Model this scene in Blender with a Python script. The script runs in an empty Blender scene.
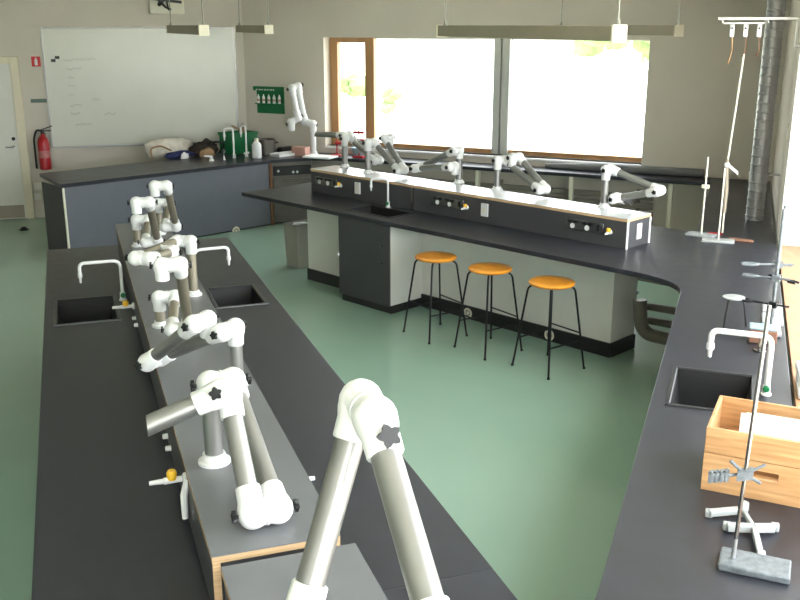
import bpy, bmesh, math, random
from mathutils import Vector, Matrix
from mathutils.geometry import tessellate_polygon

random.seed(7)
scene = bpy.context.scene
COL = scene.collection

# ------------------------------------------------------------------ camera
F_PX = 950.0; HORIZON = 25.0; CAM_H = 2.65
PITCH = math.atan((300 - HORIZON) / F_PX); CP, SP = math.cos(PITCH), math.sin(PITCH)
cam_d = bpy.data.cameras.new('camera'); cam = bpy.data.objects.new('camera', cam_d); COL.objects.link(cam)
cam_d.sensor_width = 36.0; cam_d.lens = F_PX * 36.0 / 800.0; cam_d.clip_end = 600
cam.location = (0, 0, CAM_H); cam.rotation_euler = (math.pi / 2 - PITCH, 0, 0)
scene.camera = cam

# ------------------------------------------------------------------ sky and daylight
world = bpy.data.worlds.new('sky'); scene.world = world; world.use_nodes = True
wn = world.node_tree; wn.nodes.clear()
wo = wn.nodes.new('ShaderNodeOutputWorld'); wb = wn.nodes.new('ShaderNodeBackground')
wb.inputs[0].default_value = (0.94, 0.965, 1.0, 1); wb.inputs[1].default_value = 9.0
wn.links.new(wb.outputs[0], wo.inputs[0])
sun_d = bpy.data.lights.new('sun', 'SUN'); sun = bpy.data.objects.new('sun', sun_d); COL.objects.link(sun)
sun_d.energy = 14.0; sun_d.angle = math.radians(3.0); sun_d.color = (1.0, 0.95, 0.86)
sun.rotation_euler = (math.radians(30), 0, math.radians(-50))
scene.view_settings.view_transform = 'Standard'; scene.view_settings.look = 'None'
scene.view_settings.gamma = 1.0; scene.view_settings.use_curve_mapping = False
scene.view_settings.exposure = 0.28

# ------------------------------------------------------------------ pixel helpers (a pixel gives a direction, a surface gives the distance)
def ray(x, y):
    u = (x - 400) / F_PX; v = (300 - y) / F_PX
    return Vector((u, CP + v * SP, -SP + v * CP))
CAM = Vector((0, 0, CAM_H))
def at(x, y, z):
    d = ray(x, y); return CAM + d * ((z - CAM_H) / d.z)
def aty(x, y, Y):
    d = ray(x, y); return CAM + d * (Y / d.y)
def atd(x, y, dist):
    return CAM + ray(x, y).normalized() * dist
def onplane(x, y, p, n):
    d = ray(x, y); p = Vector(p); n = Vector(n); return CAM + d * ((p - CAM).dot(n) / d.dot(n))

# frames: left bench (s forward, t right), right bench, island (a along, n away), window wall
UL, VL = Vector((-.3272, .9449, 0)), Vector((.9449, .3272, 0))
UR, VR = Vector((.337, .9415, 0)), Vector((.9415, -.337, 0))
def L(t, s, z=0): return VL * t + UL * s + Vector((0, 0, z))
def R(t, s, z=0): return VR * t + UR * s + Vector((0, 0, z))
AI, NI = Vector((.7071, -.7071, 0)), Vector((.7071, .7071, 0))
def I(a, n, z=0): return AI * a + NI * n + Vector((0, 0, z))
C0 = Vector((-2.26, 14.2, 0)); BD = Vector((.901, -.434, 0)).normalized(); BN = Vector((-.434, -.901, 0)).normalized()
def B(s, o=0, z=0): return C0 + BD * s + BN * o + Vector((0, 0, z))          # o = towards the room
AD = Vector((-.964, -.266, 0)).normalized(); AN = Vector((.266, -.964, 0)).normalized()
def A(s, o=0, z=0): return C0 + AD * s + AN * o + Vector((0, 0, z))          # whiteboard wall, s to the left
FL = Vector((-3.884, 10.79, 0)); TD = Vector((.7206, .6934, 0)); TN = Vector((-.6934, .7206, 0))
def T(a, p, z=0): return FL + TD * a + TN * p + Vector((0, 0, z))            # teacher's bench, p to the back
def onA(x, y, o=0): return onplane(x, y, A(0, o), AN)
def onB(x, y, o=0): return onplane(x, y, B(0, o), BN)
TOP = 0.90; CON = 1.15

# ------------------------------------------------------------------ materials
def s2l(c):
    c /= 255.0
    return c / 12.92 if c <= .04045 else ((c + .055) / 1.055) ** 2.4
def rgb(r, g, b): return (s2l(r), s2l(g), s2l(b), 1)
def mat(name, c, rough=.5, metal=0., var=.06, scale=6., bump=0., bscale=60., stretch=None, c2=None, coat=0., spec=.5, vr=0.):
    m = bpy.data.materials.new(name); m.use_nodes = True
    nt = m.node_tree; b = nt.nodes['Principled BSDF']; N = nt.nodes.new; K = nt.links.new
    b.inputs['Roughness'].default_value = rough; b.inputs['Metallic'].default_value = metal
    b.inputs['Coat Weight'].default_value = coat; b.inputs['Specular IOR Level'].default_value = spec
    tc = N('ShaderNodeTexCoord'); src = tc.outputs['Object']
    if stretch:
        mp = N('ShaderNodeMapping'); mp.inputs['Scale'].default_value = stretch
        K(src, mp.inputs[0]); src = mp.outputs[0]
    nz = N('ShaderNodeTexNoise'); nz.inputs['Scale'].default_value = scale; nz.inputs['Detail'].default_value = 5
    K(src, nz.inputs['Vector'])
    cr = N('ShaderNodeValToRGB'); cr.color_ramp.elements[0].position = .3; cr.color_ramp.elements[1].position = .7
    lo = tuple(max(0, v * (1 - var)) for v in c[:3]) + (1,); hi = tuple(min(1, v * (1 + var)) for v in c[:3]) + (1,)
    cr.color_ramp.elements[0].color = lo; cr.color_ramp.elements[1].color = c2 or hi
    K(nz.outputs['Fac'], cr.inputs[0]); K(cr.outputs[0], b.inputs['Base Color'])
    if vr:
        mr = N('ShaderNodeMapRange'); mr.inputs[3].default_value = rough - vr; mr.inputs[4].default_value = rough + vr
        K(nz.outputs['Fac'], mr.inputs[0]); K(mr.outputs[0], b.inputs['Roughness'])
    if bump:
        n2 = N('ShaderNodeTexNoise'); n2.inputs['Scale'].default_value = bscale; K(src, n2.inputs['Vector'])
        bp = N('ShaderNodeBump'); bp.inputs['Strength'].default_value = bump; bp.inputs['Distance'].default_value = .01
        K(n2.outputs['Fac'], bp.inputs['Height']); K(bp.outputs[0], b.inputs['Normal'])
    return m

M = {}
M['wall'] = mat('painted plaster', rgb(208, 200, 188), .85, var=.03, scale=1.5, bump=.08, bscale=120)
M['ceiling'] = mat('ceiling paint', rgb(222, 220, 212), .9, var=.02)
M['floor'] = mat('green linoleum', rgb(148, 177, 160), .15, var=.03, scale=1.2, bump=.01, bscale=20, vr=.02)
M['worktop'] = mat('black laboratory worktop', rgb(43, 44, 51), .34, var=.2, scale=9, bump=.04, bscale=200, vr=.06, spec=.4)
M['edge'] = mat('worktop black edge', rgb(22, 22, 24), .5)
M['laminate'] = mat('slate grey laminate', rgb(98, 101, 110), .45, var=.04)
M['dark_laminate'] = mat('dark grey laminate', rgb(68, 68, 71), .45, var=.04)
M['console_top'] = mat('grey console top laminate', rgb(104, 105, 109), .33, var=.05, vr=.05)
M['console_top_glare'] = mat('console top laminate with painted window glare', rgb(196, 198, 202), .22, var=.04)  # base colour lightened to stand in for the window's reflection on this top
M['toe'] = mat('black plinth', rgb(34, 33, 34), .5)
M['whitepanel'] = mat('white melamine panel', rgb(226, 225, 218), .5, var=.02)
M['ply'] = mat('birch plywood edge', rgb(206, 172, 132), .6, var=.2, scale=4, stretch=(1, 1, 40))
M['white'] = mat('white plastic', rgb(224, 224, 224), .35, var=.02)
M['ivory'] = mat('ivory plastic', rgb(226, 221, 204), .45, var=.03)
M['alu'] = mat('anodised aluminium tube', rgb(152, 151, 149), .38, .8, var=.05, scale=3)
M['alu_dark'] = mat('anodised aluminium tube in grey', rgb(148, 140, 124), .42, .65, var=.05, scale=3)
M['black'] = mat('black plastic', rgb(20, 20, 22), .4)
M['rubber'] = mat('black rubber', rgb(26, 26, 28), .75)
M['steel'] = mat('brushed steel', rgb(150, 149, 147), .25, .95, var=.08, scale=20, stretch=(1, 1, 12))
M['galv'] = mat('galvanised duct steel', rgb(164, 165, 166), .48, .7, var=.04, scale=8)
M['darksteel'] = mat('dull appliance steel', rgb(110, 106, 100), .38, .8, var=.08)
M['orange'] = mat('orange lacquered plywood', rgb(226, 148, 46), .3, var=.1, scale=5, stretch=(1, 8, 1), coat=.4)
M['blackmetal'] = mat('black powder coated steel', rgb(24, 24, 26), .4, .2)
M['wood'] = mat('pine window wood', rgb(168, 128, 86), .55, var=.18, scale=5, stretch=(1, 1, .15))
M['pine'] = mat('varnished pine board', rgb(186, 138, 90), .5, var=.2, scale=7, stretch=(.5, 1, 9), c2=rgb(204, 160, 112))
M['sill'] = mat('varnished pine sill', rgb(176, 130, 96), .5, var=.12, scale=5, stretch=(4, .5, 1))
M['paint'] = mat('white window paint', rgb(228, 228, 226), .5, var=.02)
M['greymull'] = mat('grey window mullion paint', rgb(186, 188, 184), .5, var=.03)
M['board'] = mat('whiteboard enamel', rgb(214, 213, 203), .22, var=.025, scale=2)
M['marker'] = mat('faded marker', rgb(176, 178, 172), .6)
M['door'] = mat('door paint', rgb(222, 219, 210), .5, var=.02)
M['frame'] = mat('cream door frame paint', rgb(224, 214, 190), .5, var=.03)
M['kick'] = mat('kick plate', rgb(150, 140, 124), .45, .3, var=.06)
M['red'] = mat('signal red paint', rgb(176, 22, 34), .35, var=.05)
M['redsign'] = mat('red sign plastic', rgb(200, 28, 40), .5)
M['greensign'] = mat('grey green sign', rgb(96, 116, 104), .5)
M['green'] = mat('green plastic', rgb(14, 110, 62), .45, var=.08)
M['yellow'] = mat('yellow plastic', rgb(232, 182, 40), .4)
M['lampbody'] = mat('grey lamp housing', rgb(150, 142, 124), .6, var=.04)
M['lampcap'] = mat('cream lamp end cap', rgb(238, 230, 208), .5)
M['cable'] = mat('grey cable', rgb(150, 148, 140), .6)
M['bag'] = mat('beige canvas', rgb(216, 208, 196), .9, var=.15, scale=14, bump=.3, bscale=40)
M['bagdark'] = mat('dark brown fabric', rgb(52, 42, 36), .9, var=.4, scale=12, bump=.3, bscale=40)
M['blue'] = mat('navy cloth', rgb(34, 44, 90), .85, var=.2)
M['tan'] = mat('tan leather', rgb(158, 126, 92), .7, var=.2)
M['paper'] = mat('white paper', rgb(240, 240, 240), .8, var=.02)
M['binwall'] = mat('grey waste bin plastic', rgb(156, 152, 142), .5, var=.05)
M['pipe'] = mat('grey brown drain pipe', rgb(128, 122, 112), .4, var=.12)
M['casti'] = mat('pale enamelled cast iron', rgb(164, 167, 167), .4, var=.05)
M['greyiron'] = mat('worn grey enamel', rgb(92, 98, 103), .45, var=.12, scale=40, c2=rgb(116, 122, 127))
M['brown'] = mat('brown glass', rgb(112, 78, 56), .3)
M['copper'] = mat('copper brown tin', rgb(150, 110, 90), .5, .3)
M['glass_blue'] = mat('pale blue tray plastic', rgb(150, 170, 180), .3)
M['pink'] = mat('dusty pink cover', rgb(196, 150, 136), .7)
M['foam'] = mat('dark grey foam roll', rgb(112, 113, 114), .85, var=.1, bump=.15)
M['sinkmat'] = mat('black sink polypropylene', rgb(20, 20, 22), .6, var=.1)
M['sinkrim'] = mat('black sink rim', rgb(40, 40, 44), .3)
M['ground'] = mat('pale gravel', rgb(225, 222, 212), .9, var=.1, scale=.4, c2=rgb(228, 230, 214))
M['leaf'] = mat('summer foliage', rgb(104, 128, 74), .9, var=.4, scale=1.3, bump=.8, bscale=3)
M['bark'] = mat('bark', rgb(150, 140, 122), .9, var=.3)

def glass_mat():
    m = bpy.data.materials.new('window glass'); m.use_nodes = True; nt = m.node_tree; nt.nodes.clear()
    o = nt.nodes.new('ShaderNodeOutputMaterial'); mx = nt.nodes.new('ShaderNodeMixShader')
    t = nt.nodes.new('ShaderNodeBsdfTransparent'); g = nt.nodes.new('ShaderNodeBsdfGlossy')
    nz = nt.nodes.new('ShaderNodeTexNoise'); nz.inputs['Scale'].default_value = .8
    tc = nt.nodes.new('ShaderNodeTexCoord'); mr = nt.nodes.new('ShaderNodeMapRange')
    mr.inputs[3].default_value = .05; mr.inputs[4].default_value = .09
    nt.links.new(tc.outputs['Object'], nz.inputs['Vector']); nt.links.new(nz.outputs['Fac'], mr.inputs[0])
    t.inputs[0].default_value = (.95, .97, .96, 1); g.inputs['Roughness'].default_value = .02
    nt.links.new(mr.outputs[0], mx.inputs[0]); nt.links.new(t.outputs[0], mx.inputs[1]); nt.links.new(g.outputs[0], mx.inputs[2])
    nt.links.new(mx.outputs[0], o.inputs[0]); return m
M['glass'] = glass_mat()

# ------------------------------------------------------------------ mesh builder
WLOC = {}
class MB:
    def __init__(s): s.v = []; s.f = []
    def add(s, vs, fs):
        o = len(s.v); s.v += [Vector(v) for v in vs]; s.f += [tuple(i + o for i in f) for f in fs]; return s
    def obox(s, c, ax, hs):
        """box with centre c, three axes, half sizes"""
        c = Vector(c); X, Y, Z = [Vector(a).normalized() * h for a, h in zip(ax, hs)]
        vs = [c + X * i + Y * j + Z * k for k in (-1, 1) for j in (-1, 1) for i in (-1, 1)]
        fs = [(0, 2, 3, 1), (4, 5, 7, 6), (0, 1, 5, 4), (2, 6, 7, 3), (0, 4, 6, 2), (1, 3, 7, 5)]
        return s.add(vs, fs)
    def box(s, c, size, d=(1, 0, 0)):
        X = Vector(d); X.z = 0; X.normalize(); Y = Vector((-X.y, X.x, 0))
        return s.obox(c, (X, Y, (0, 0, 1)), [k / 2 for k in size])
    def wallbox(s, p, d, n, a0, a1, o0, o1, z0, z1):
        """box along direction d from p: a0..a1 along, o0..o1 along n, z0..z1"""
        d = Vector(d); n = Vector(n); p = Vector(p)
        c = p + d * (a0 + a1) / 2 + n * (o0 + o1) / 2; c.z = (z0 + z1) / 2
        return s.obox(c, (d, n, (0, 0, 1)), (abs(a1 - a0) / 2, abs(o1 - o0) / 2, (z1 - z0) / 2))
    def tube(s, path, r, seg=12, cap=True):
        P = [Vector(p) for p in path]; n = len(P); o = len(s.v)
        rs = r if isinstance(r, (list, tuple)) else [r] * n
        T0 = (P[1] - P[0]).normalized(); ref = Vector((0, 0, 1)) if abs(T0.z) < .9 else Vector((1, 0, 0))
        u = T0.cross(ref).normalized()
        for i in range(n):
            t = ((P[min(i + 1, n - 1)] - P[i]).normalized() + (P[i] - P[max(i - 1, 0)]).normalized())
            if t.length < 1e-6: t = T0
            t.normalize(); u = (u - t * u.dot(t)).normalized(); w = t.cross(u)
            for k in range(seg):
                a = 2 * math.pi * k / seg; s.v.append(P[i] + (u * math.cos(a) + w * math.sin(a)) * rs[i])
        for i in range(n - 1):
            for k in range(seg):
                a = o + i * seg + k; b = o + i * seg + (k + 1) % seg
                s.f.append((a, b, b + seg, a + seg))
        if cap:
            s.f.append(tuple(o + k for k in reversed(range(seg)))); s.f.append(tuple(o + (n - 1) * seg + k for k in range(seg)))
        return s
    def lathe(s, c, prof, ax=(0, 0, 1), seg=20):
        """profile of (height, radius) along axis from c"""
        ax = Vector(ax).normalized(); c = Vector(c); o = len(s.v)
        ref = Vector((0, 0, 1)) if abs(ax.z) < .9 else Vector((1, 0, 0)); u = ax.cross(ref).normalized(); w = ax.cross(u)
        for h, r in prof:
            for k in range(seg):
                a = 2 * math.pi * k / seg; s.v.append(c + ax * h + (u * math.cos(a) + w * math.sin(a)) * max(r, 1e-4))
        for i in range(len(prof) - 1):
            for k in range(seg):
                a = o + i * seg + k; b = o + i * seg + (k + 1) % seg; s.f.append((a, b, b + seg, a + seg))
        s.f.append(tuple(o + k for k in reversed(range(seg)))); s.f.append(tuple(o + (len(prof) - 1) * seg + k for k in range(seg)))
        return s
    def ball(s, c, r, seg=14, rings=8, sc=(1, 1, 1)):
        c = Vector(c); o = len(s.v)
        for i in range(1, rings):
            th = math.pi * i / rings
            for k in range(seg):
                a = 2 * math.pi * k / seg
                s.v.append(c + Vector((math.sin(th) * math.cos(a) * r * sc[0], math.sin(th) * math.sin(a) * r * sc[1], math.cos(th) * r * sc[2])))
        s.v.append(c + Vector((0, 0, r * sc[2]))); s.v.append(c - Vector((0, 0, r * sc[2]))); t = len(s.v) - 2
        for i in range(rings - 2):
            for k in range(seg):
                a = o + i * seg + k; b = o + i * seg + (k + 1) % seg; s.f.append((a, a + seg, b + seg, b))
        for k in range(seg):
            s.f.append((t, o + k, o + (k + 1) % seg)); e = o + (rings - 2) * seg
            s.f.append((t + 1, e + (k + 1) % seg, e + k))
        return s
    def prism(s, loops, z0, z1):
        """horizontal slab from an outer loop and hole loops"""
        L3 = [[Vector((p[0], p[1], 0)) for p in lp] for lp in loops]
        tris = tessellate_polygon(L3); flat = [p for lp in L3 for p in lp]; n = len(flat); o = len(s.v)
        s.v += [Vector((p.x, p.y, z1)) for p in flat] + [Vector((p.x, p.y, z0)) for p in flat]
        for t in tris:
            a, b, c = [flat[i] for i in t]
            if (b - a).cross(c - a).z < 0: t = (t[0], t[2], t[1])
            s.f.append(tuple(o + i for i in t)); s.f.append(tuple(o + n + i for i in reversed(t)))
        k0 = 0
        for lp in L3:
            m = len(lp)
            for i in range(m):
                a = o + k0 + i; b = o + k0 + (i + 1) % m; s.f.append((a, b, b + n, a + n))
            k0 += m
        return s
    def build(s, name, material, parent=None, smooth=True, bevel=0., loc=None, angle=40, fixn=True):
        if parent is not None: base = WLOC[parent.name]
        elif loc is not None: base = Vector(loc)
        else:
            xs = [v.x for v in s.v]; ys = [v.y for v in s.v]
            base = Vector(((min(xs) + max(xs)) / 2, (min(ys) + max(ys)) / 2, min(v.z for v in s.v)))
        me = bpy.data.meshes.new(name); me.from_pydata([v - base for v in s.v], [], s.f)
        if fixn:
            bm = bmesh.new(); bm.from_mesh(me); bmesh.ops.recalc_face_normals(bm, faces=bm.faces); bm.to_mesh(me); bm.free()
        me.materials.append(M[material] if isinstance(material, str) else material)
        if smooth:
            me.shade_smooth(); me.set_sharp_from_angle(angle=math.radians(angle))
        o = bpy.data.objects.new(name, me); COL.objects.link(o)
        if parent is not None: o.parent = parent
        else: o.location = base
        WLOC[o.name] = base
        if bevel:
            md = o.modifiers.new('bevel', 'BEVEL'); md.width = bevel; md.segments = 2; md.limit_method = 'ANGLE'
        return o

def thing(name, loc, label=None, cat=None, group=None):
    o = bpy.data.objects.new(name, None); o.empty_display_size = .1; COL.objects.link(o); o.location = Vector(loc); WLOC[o.name] = Vector(loc)
    return tag(o, label, cat, group)
def tag(o, label=None, cat=None, group=None):
    if label: o['label'] = label
    if cat: o['category'] = cat
    if group: o['group'] = group
    return o
def struct(o): o['kind'] = 'structure'; return o
def arc(pts, n=6, rad=.05):
    """polyline with rounded corners"""
    P = [Vector(p) for p in pts]; out = [P[0]]
    for i in range(1, len(P) - 1):
        a = (P[i - 1] - P[i]); b = (P[i + 1] - P[i]); r = min(rad, a.length * .49, b.length * .49)
        p0 = P[i] + a.normalized() * r; p1 = P[i] + b.normalized() * r
        for k in range(n + 1):
            t = k / n; out.append(p0 * (1 - t) ** 2 + P[i] * 2 * t * (1 - t) + p1 * t * t)
    out.append(P[-1]); return out

# ================================================================== THE ROOM
CEIL = 3.3
# right wall / window wall intersection
def line_x(p, d, q, e):
    k = ((q.x - p.x) * e.y - (q.y - p.y) * e.x) / (d.x * e.y - d.y * e.x); return p + d * k
CR = line_x(C0, BD, R(.36, 0), UR)                       # corner window wall - right wall
sB_end = (CR - C0).dot(BD); sR_end = CR.dot(UR)
A_END = A(7.2); R_END = R(.36, -3.2)
FRONT_Y = R_END.y
room = [A_END, C0, CR, R_END, Vector((A_END.x, FRONT_Y, 0))]
struct(MB().prism([[p + Vector((0, 0, 0)) for p in room]], -.06, 0).build('floor', 'floor', smooth=False))
struct(MB().prism([room], CEIL, CEIL + .1).build('ceiling', 'ceiling', smooth=False))
struct(MB().wallbox(C0, AD, AN, -.1, 7.2, -.2, 0, 0, CEIL).build('wall_back', 'wall', smooth=False))
# window wall with its opening
W1a, W1b, W1z0, W1z1 = 1.33, 5.80, 1.00, 2.485
w = MB()
w.wallbox(C0, BD, BN, 0, W1a, -.32, 0, 0, CEIL); w.wallbox(C0, BD, BN, W1b, sB_end + .35, -.32, 0, 0, CEIL)
w.wallbox(C0, BD, BN, W1a, W1b, -.32, 0, 0, W1z0); w.wallbox(C0, BD, BN, W1a, W1b, -.32, 0, W1z1, CEIL)
struct(w.build('wall_far', 'wall', smooth=False))
# right wall with a long window
O0 = R(.36, 0); W2a, W2b, W2z0, W2z1 = -2.8, 8.32, .885, 3.12
w = MB()
w.wallbox(O0, UR, VR, W2b, sR_end, 0, .36, 0, CEIL); w.wallbox(O0, UR, VR, -3.4, W2a, 0, .36, 0, CEIL)
w.wallbox(O0, UR, VR, W2a, W2b, 0, .36, 0, W2z0 - .03); w.wallbox(O0, UR, VR, W2a, W2b, 0, .36, W2z1, CEIL)
struct(w.build('wall_right', 'wall', smooth=False))
struct(MB().box((A_END.x - .1, (A_END.y + FRONT_Y) / 2, CEIL / 2), (.2, A_END.y - FRONT_Y, CEIL)).build('wall_left', 'wall', smooth=False))
w = MB(); X_ = Vector((1, 0, 0)); Y_ = Vector((0, 1, 0)); FW = Vector((0, FRONT_Y, 0)); W3a, W3b, W3z0, W3z1 = -6.4, -2.2, .9, 2.5
w.wallbox(FW, X_, Y_, A_END.x - .2, W3a, -.3, 0, 0, CEIL); w.wallbox(FW, X_, Y_, W3b, R_END.x + .4, -.3, 0, 0, CEIL)
w.wallbox(FW, X_, Y_, W3a, W3b, -.3, 0, 0, W3z0); w.wallbox(FW, X_, Y_, W3a, W3b, -.3, 0, W3z1, CEIL)
struct(w.build('wall_front', 'wall', smooth=False))
struct(MB().wallbox(C0, AD, AN, 0, 2.75, 0, .012, 0, .08).build('baseboard_back', 'frame', smooth=False))

# door in the whiteboard wall
d1 = thing('door_1', A(4.5)); struct(d1)
sdR = (onA(18.5, 140) - C0).dot(AD); sfR = (onA(27, 140) - C0).dot(AD)
leaf = MB().wallbox(C0, AD, AN, sdR, sdR + .92, .0, .03, .01, 2.14).build('door_leaf', 'door', d1, bevel=.003)
fr = MB()
fr.wallbox(C0, AD, AN, sfR, sdR, 0, .05, 0, 2.24); fr.wallbox(C0, AD, AN, sdR + .92, sdR + 1.02, 0, .05, 0, 2.24); fr.wallbox(C0, AD, AN, sdR, sdR + .92, 0, .05, 2.14, 2.24)
fr.build('door_frame', 'frame', d1, bevel=.004)
MB().wallbox(C0, AD, AN, sdR + .02, sdR + .90, .03, .036, .02, .2).build('kick_plate', 'kick', d1)
h = A(sdR + .06, 0, 1.02)
MB().lathe(h + AN * .03, [(0, .026), (.01, .026)], AN).tube([h + AN * .03, h + AN * .08, h + AN * .08 + AD * .11], .009, 8).build('door_handle', 'steel', d1)
MB().lathe(A(sdR + .06, .03, 1.13), [(0, .026), (.016, .024)], AN).build('door_lock', 'black', d1)

# window in the window wall: wooden sash, grey mullion, big panes
w1 = struct(thing('window_1', B(3.5, 0, W1z0)))
def sBpx(x, y=95, o=-.2): return (onB(x, y, o) - C0).dot(BD)
b0, b1, b2, b3 = sBpx(332.5), sBpx(339), sBpx(366), sBpx(375)
m0, m1 = sBpx(494), sBpx(510)
f = MB()
for (u0, u1, z0, z1) in ((W1a, b1, W1z0, W1z1), (b2, b3, W1z0, W1z1), (b1, b2, W1z1 - .07, W1z1), (b1, b2, W1z0, W1z0 + .08)):
    f.wallbox(C0, BD, BN, u0, u1, -.27, -.17, z0, z1)
f.build('sash_frame', 'wood', w1, bevel=.006)
MB().wallbox(C0, BD, BN, b3, m0, -.27, -.19, W1z0, W1z0 + .06).build('bottom_rail', 'wood', w1, bevel=.006)
MB().wallbox(C0, BD, BN, m1, W1b, -.27, -.19, W1z0, W1z0 + .06).build('bottom_rail', 'wood', w1, bevel=.006)
MB().wallbox(C0, BD, BN, b3, m0, -.27, -.21, W1z1 - .02, W1z1).build('top_rail', 'paint', w1)
MB().wallbox(C0, BD, BN, m1, W1b, -.27, -.21, W1z1 - .02, W1z1).build('top_rail', 'paint', w1)
mm = (m0 + m1) / 2
MB().wallbox(C0, BD, BN, m0, mm - .015, -.28, -.15, W1z0, W1z1).wallbox(C0, BD, BN, mm - .015, mm + .01, -.28, -.19, W1z0, W1z1).wallbox(C0, BD, BN, mm + .01, m1, -.28, -.15, W1z0, W1z1).build('mullion', 'greymull', w1, bevel=.004)
for u0, u1, z0 in ((b1, b2, W1z0 + .08), (b3, m0, W1z0 + .06), (m1, W1b, W1z0 + .06)):
    MB().wallbox(C0, BD, BN, u0, u1, -.235, -.23, z0, W1z1 - .02).build('pane', 'glass', w1, smooth=False)
MB().wallbox(C0, BD, BN, W1a, W1b, -.17, .03, W1z0 - .03, W1z0).build('window_sill', 'paint', w1, bevel=.004)

# window in the right wall
w2 = struct(thing('window_2', R(.5, 4, W2z0)))
f = MB(); step = 1.57
f.wallbox(O0, UR, VR, W2a, W2b, .26, .34, W2z1 - .07, W2z1); f.wallbox(O0, UR, VR, W2a, W2b, .26, .34, W2z0, W2z0 + .07)
f.wallbox(O0, UR, VR, W2b - .07, W2b, .26, .34, W2z0, W2z1); f.wallbox(O0, UR, VR, W2a, W2a + .07, .26, .34, W2z0, W2z1)
f.build('window_frame', 'wood', w2, bevel=.005)
n2 = 7
for k in range(1, n2):
    s_ = W2b + (W2a - W2b) * k / n2
    MB().wallbox(O0, UR, VR, s_ - .05, s_ + .05, .26, .34, W2z0 + .07, W2z1 - .07).build('mullion', 'wood', w2, bevel=.005)
for k in range(n2):
    s0 = W2b + (W2a - W2b) * k / n2 - .06; s1 = W2b + (W2a - W2b) * (k + 1) / n2 + .06
    MB().wallbox(O0, UR, VR, s1, s0, .297, .303, W2z0 + .07, W2z1 - .07).build('pane', 'glass', w2, smooth=False)
MB().wallbox(O0, UR, VR, W2a, W2b, 0.0, .26, W2z0 - .03, W2z0 + .012).build('window_sill', 'sill', w2, bevel=.004)
MB().wallbox(O0, UR, VR, W2b - .012, W2b, 0.0, .26, W2z0 + .012, W2z1).build('jamb', 'paint', w2)
w3 = struct(thing('window_3', FW + X_ * (W3a + W3b) / 2 + Vector((0, 0, W3z0))))
f = MB()
for u0, u1, z0, z1 in ((W3a, W3b, W3z0, W3z0 + .07), (W3a, W3b, W3z1 - .07, W3z1), (W3a, W3a + .07, W3z0, W3z1), (W3b - .07, W3b, W3z0, W3z1)): f.wallbox(FW, X_, Y_, u0, u1, -.27, -.2, z0, z1)
f.build('window_frame', 'wood', w3)
for k in range(4):
    u0 = W3a + (W3b - W3a) * k / 4; u1 = W3a + (W3b - W3a) * (k + 1) / 4
    if k: MB().wallbox(FW, X_, Y_, u0 - .04, u0 + .04, -.27, -.2, W3z0 + .07, W3z1 - .07).build('mullion', 'wood', w3)
    MB().wallbox(FW, X_, Y_, u0 + .05, u1 - .05, -.238, -.232, W3z0 + .07, W3z1 - .07).build('pane', 'glass', w3, smooth=False)
MB().wallbox(FW, X_, Y_, W3a, W3b, -.2, .03, W3z0 - .03, W3z0).build('window_sill', 'paint', w3)
for nm, p, d, nrm, ln, z0, z1 in (('portal_front', FW + X_ * (W3a + W3b) / 2 - Y_ * .28, X_, Y_, W3b - W3a, W3z0, W3z1), ('portal_far', B((W1a + W1b) / 2, -.3), BD, BN, W1b - W1a, W1z0, W1z1), ('portal_right', R(.70, (W2a + W2b) / 2), UR, -VR, W2b - W2a, W2z0, W2z1)):
    ld = bpy.data.lights.new(nm, 'AREA'); lo = bpy.data.objects.new(nm, ld); COL.objects.link(lo)
    ld.shape = 'RECTANGLE'; ld.size = ln; ld.size_y = z1 - z0; ld.cycles.is_portal = True
    zx = -Vector(nrm); X = Vector(d); Y = zx.cross(X)
    lo.matrix_world = Matrix(((X.x, Y.x, zx.x, p.x), (X.y, Y.y, zx.y, p.y), (X.z, Y.z, zx.z, (z0 + z1) / 2), (0, 0, 0, 1)))

# outside
g = bpy.data.objects
og = MB().box((0, 40, -.45), (400, 400, .1)).build('ground_outside', 'ground', smooth=False); og['kind'] = 'structure'
def tree(name, px, base_y, dist, h, wid, label, cat, trunk):
    d = ray(px, base_y); d.z = 0; d.normalize(); p = Vector((d.x * dist, d.y * dist, -.4))
    t = thing(name, p, label, cat, 'greenery outside the windows')
    c = MB()
    for k in range(16):
        q = p + Vector((random.gauss(0, wid * .3), random.gauss(0, wid * .3), h * (.3 if trunk else .25) + random.random() * h * .6))
        c.ball(q, wid * random.uniform(.18, .34), 9, 6, (1, 1, random.uniform(.6, 1)))
    for v in c.v: v += Vector((random.gauss(0, 1), random.gauss(0, 1), random.gauss(0, 1))) * wid * .02
    c.build('foliage', 'leaf', t)
    MB().tube([p, p + Vector((.05 * wid, 0, h * .35)), p + Vector((0, .04 * wid, h * .7))], [wid * .05, wid * .035, wid * .015], 8).build('trunk' if trunk else 'stem', 'bark', t)
tree('bush', 351, 92, 38, 1.15, 1.2, 'small green bush outside seen through the narrow wooden sash', 'bush', False)
tree('bush', 388, 100, 34, 1.0, .7, 'pale green bush outside at the left of the first wide pane', 'bush', False)
tree('tree', 572, 66, 74, 6, 4, 'leafy tree outside, leftmost behind the second wide pane', 'tree', True)
tree('tree', 606, 66, 86, 7, 4.4, 'leafy tree outside, middle one behind the second wide pane', 'tree', True)
tree('tree', 640, 70, 66, 6, 4.2, 'leafy tree outside by the right edge of the second wide pane', 'tree', True)

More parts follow.
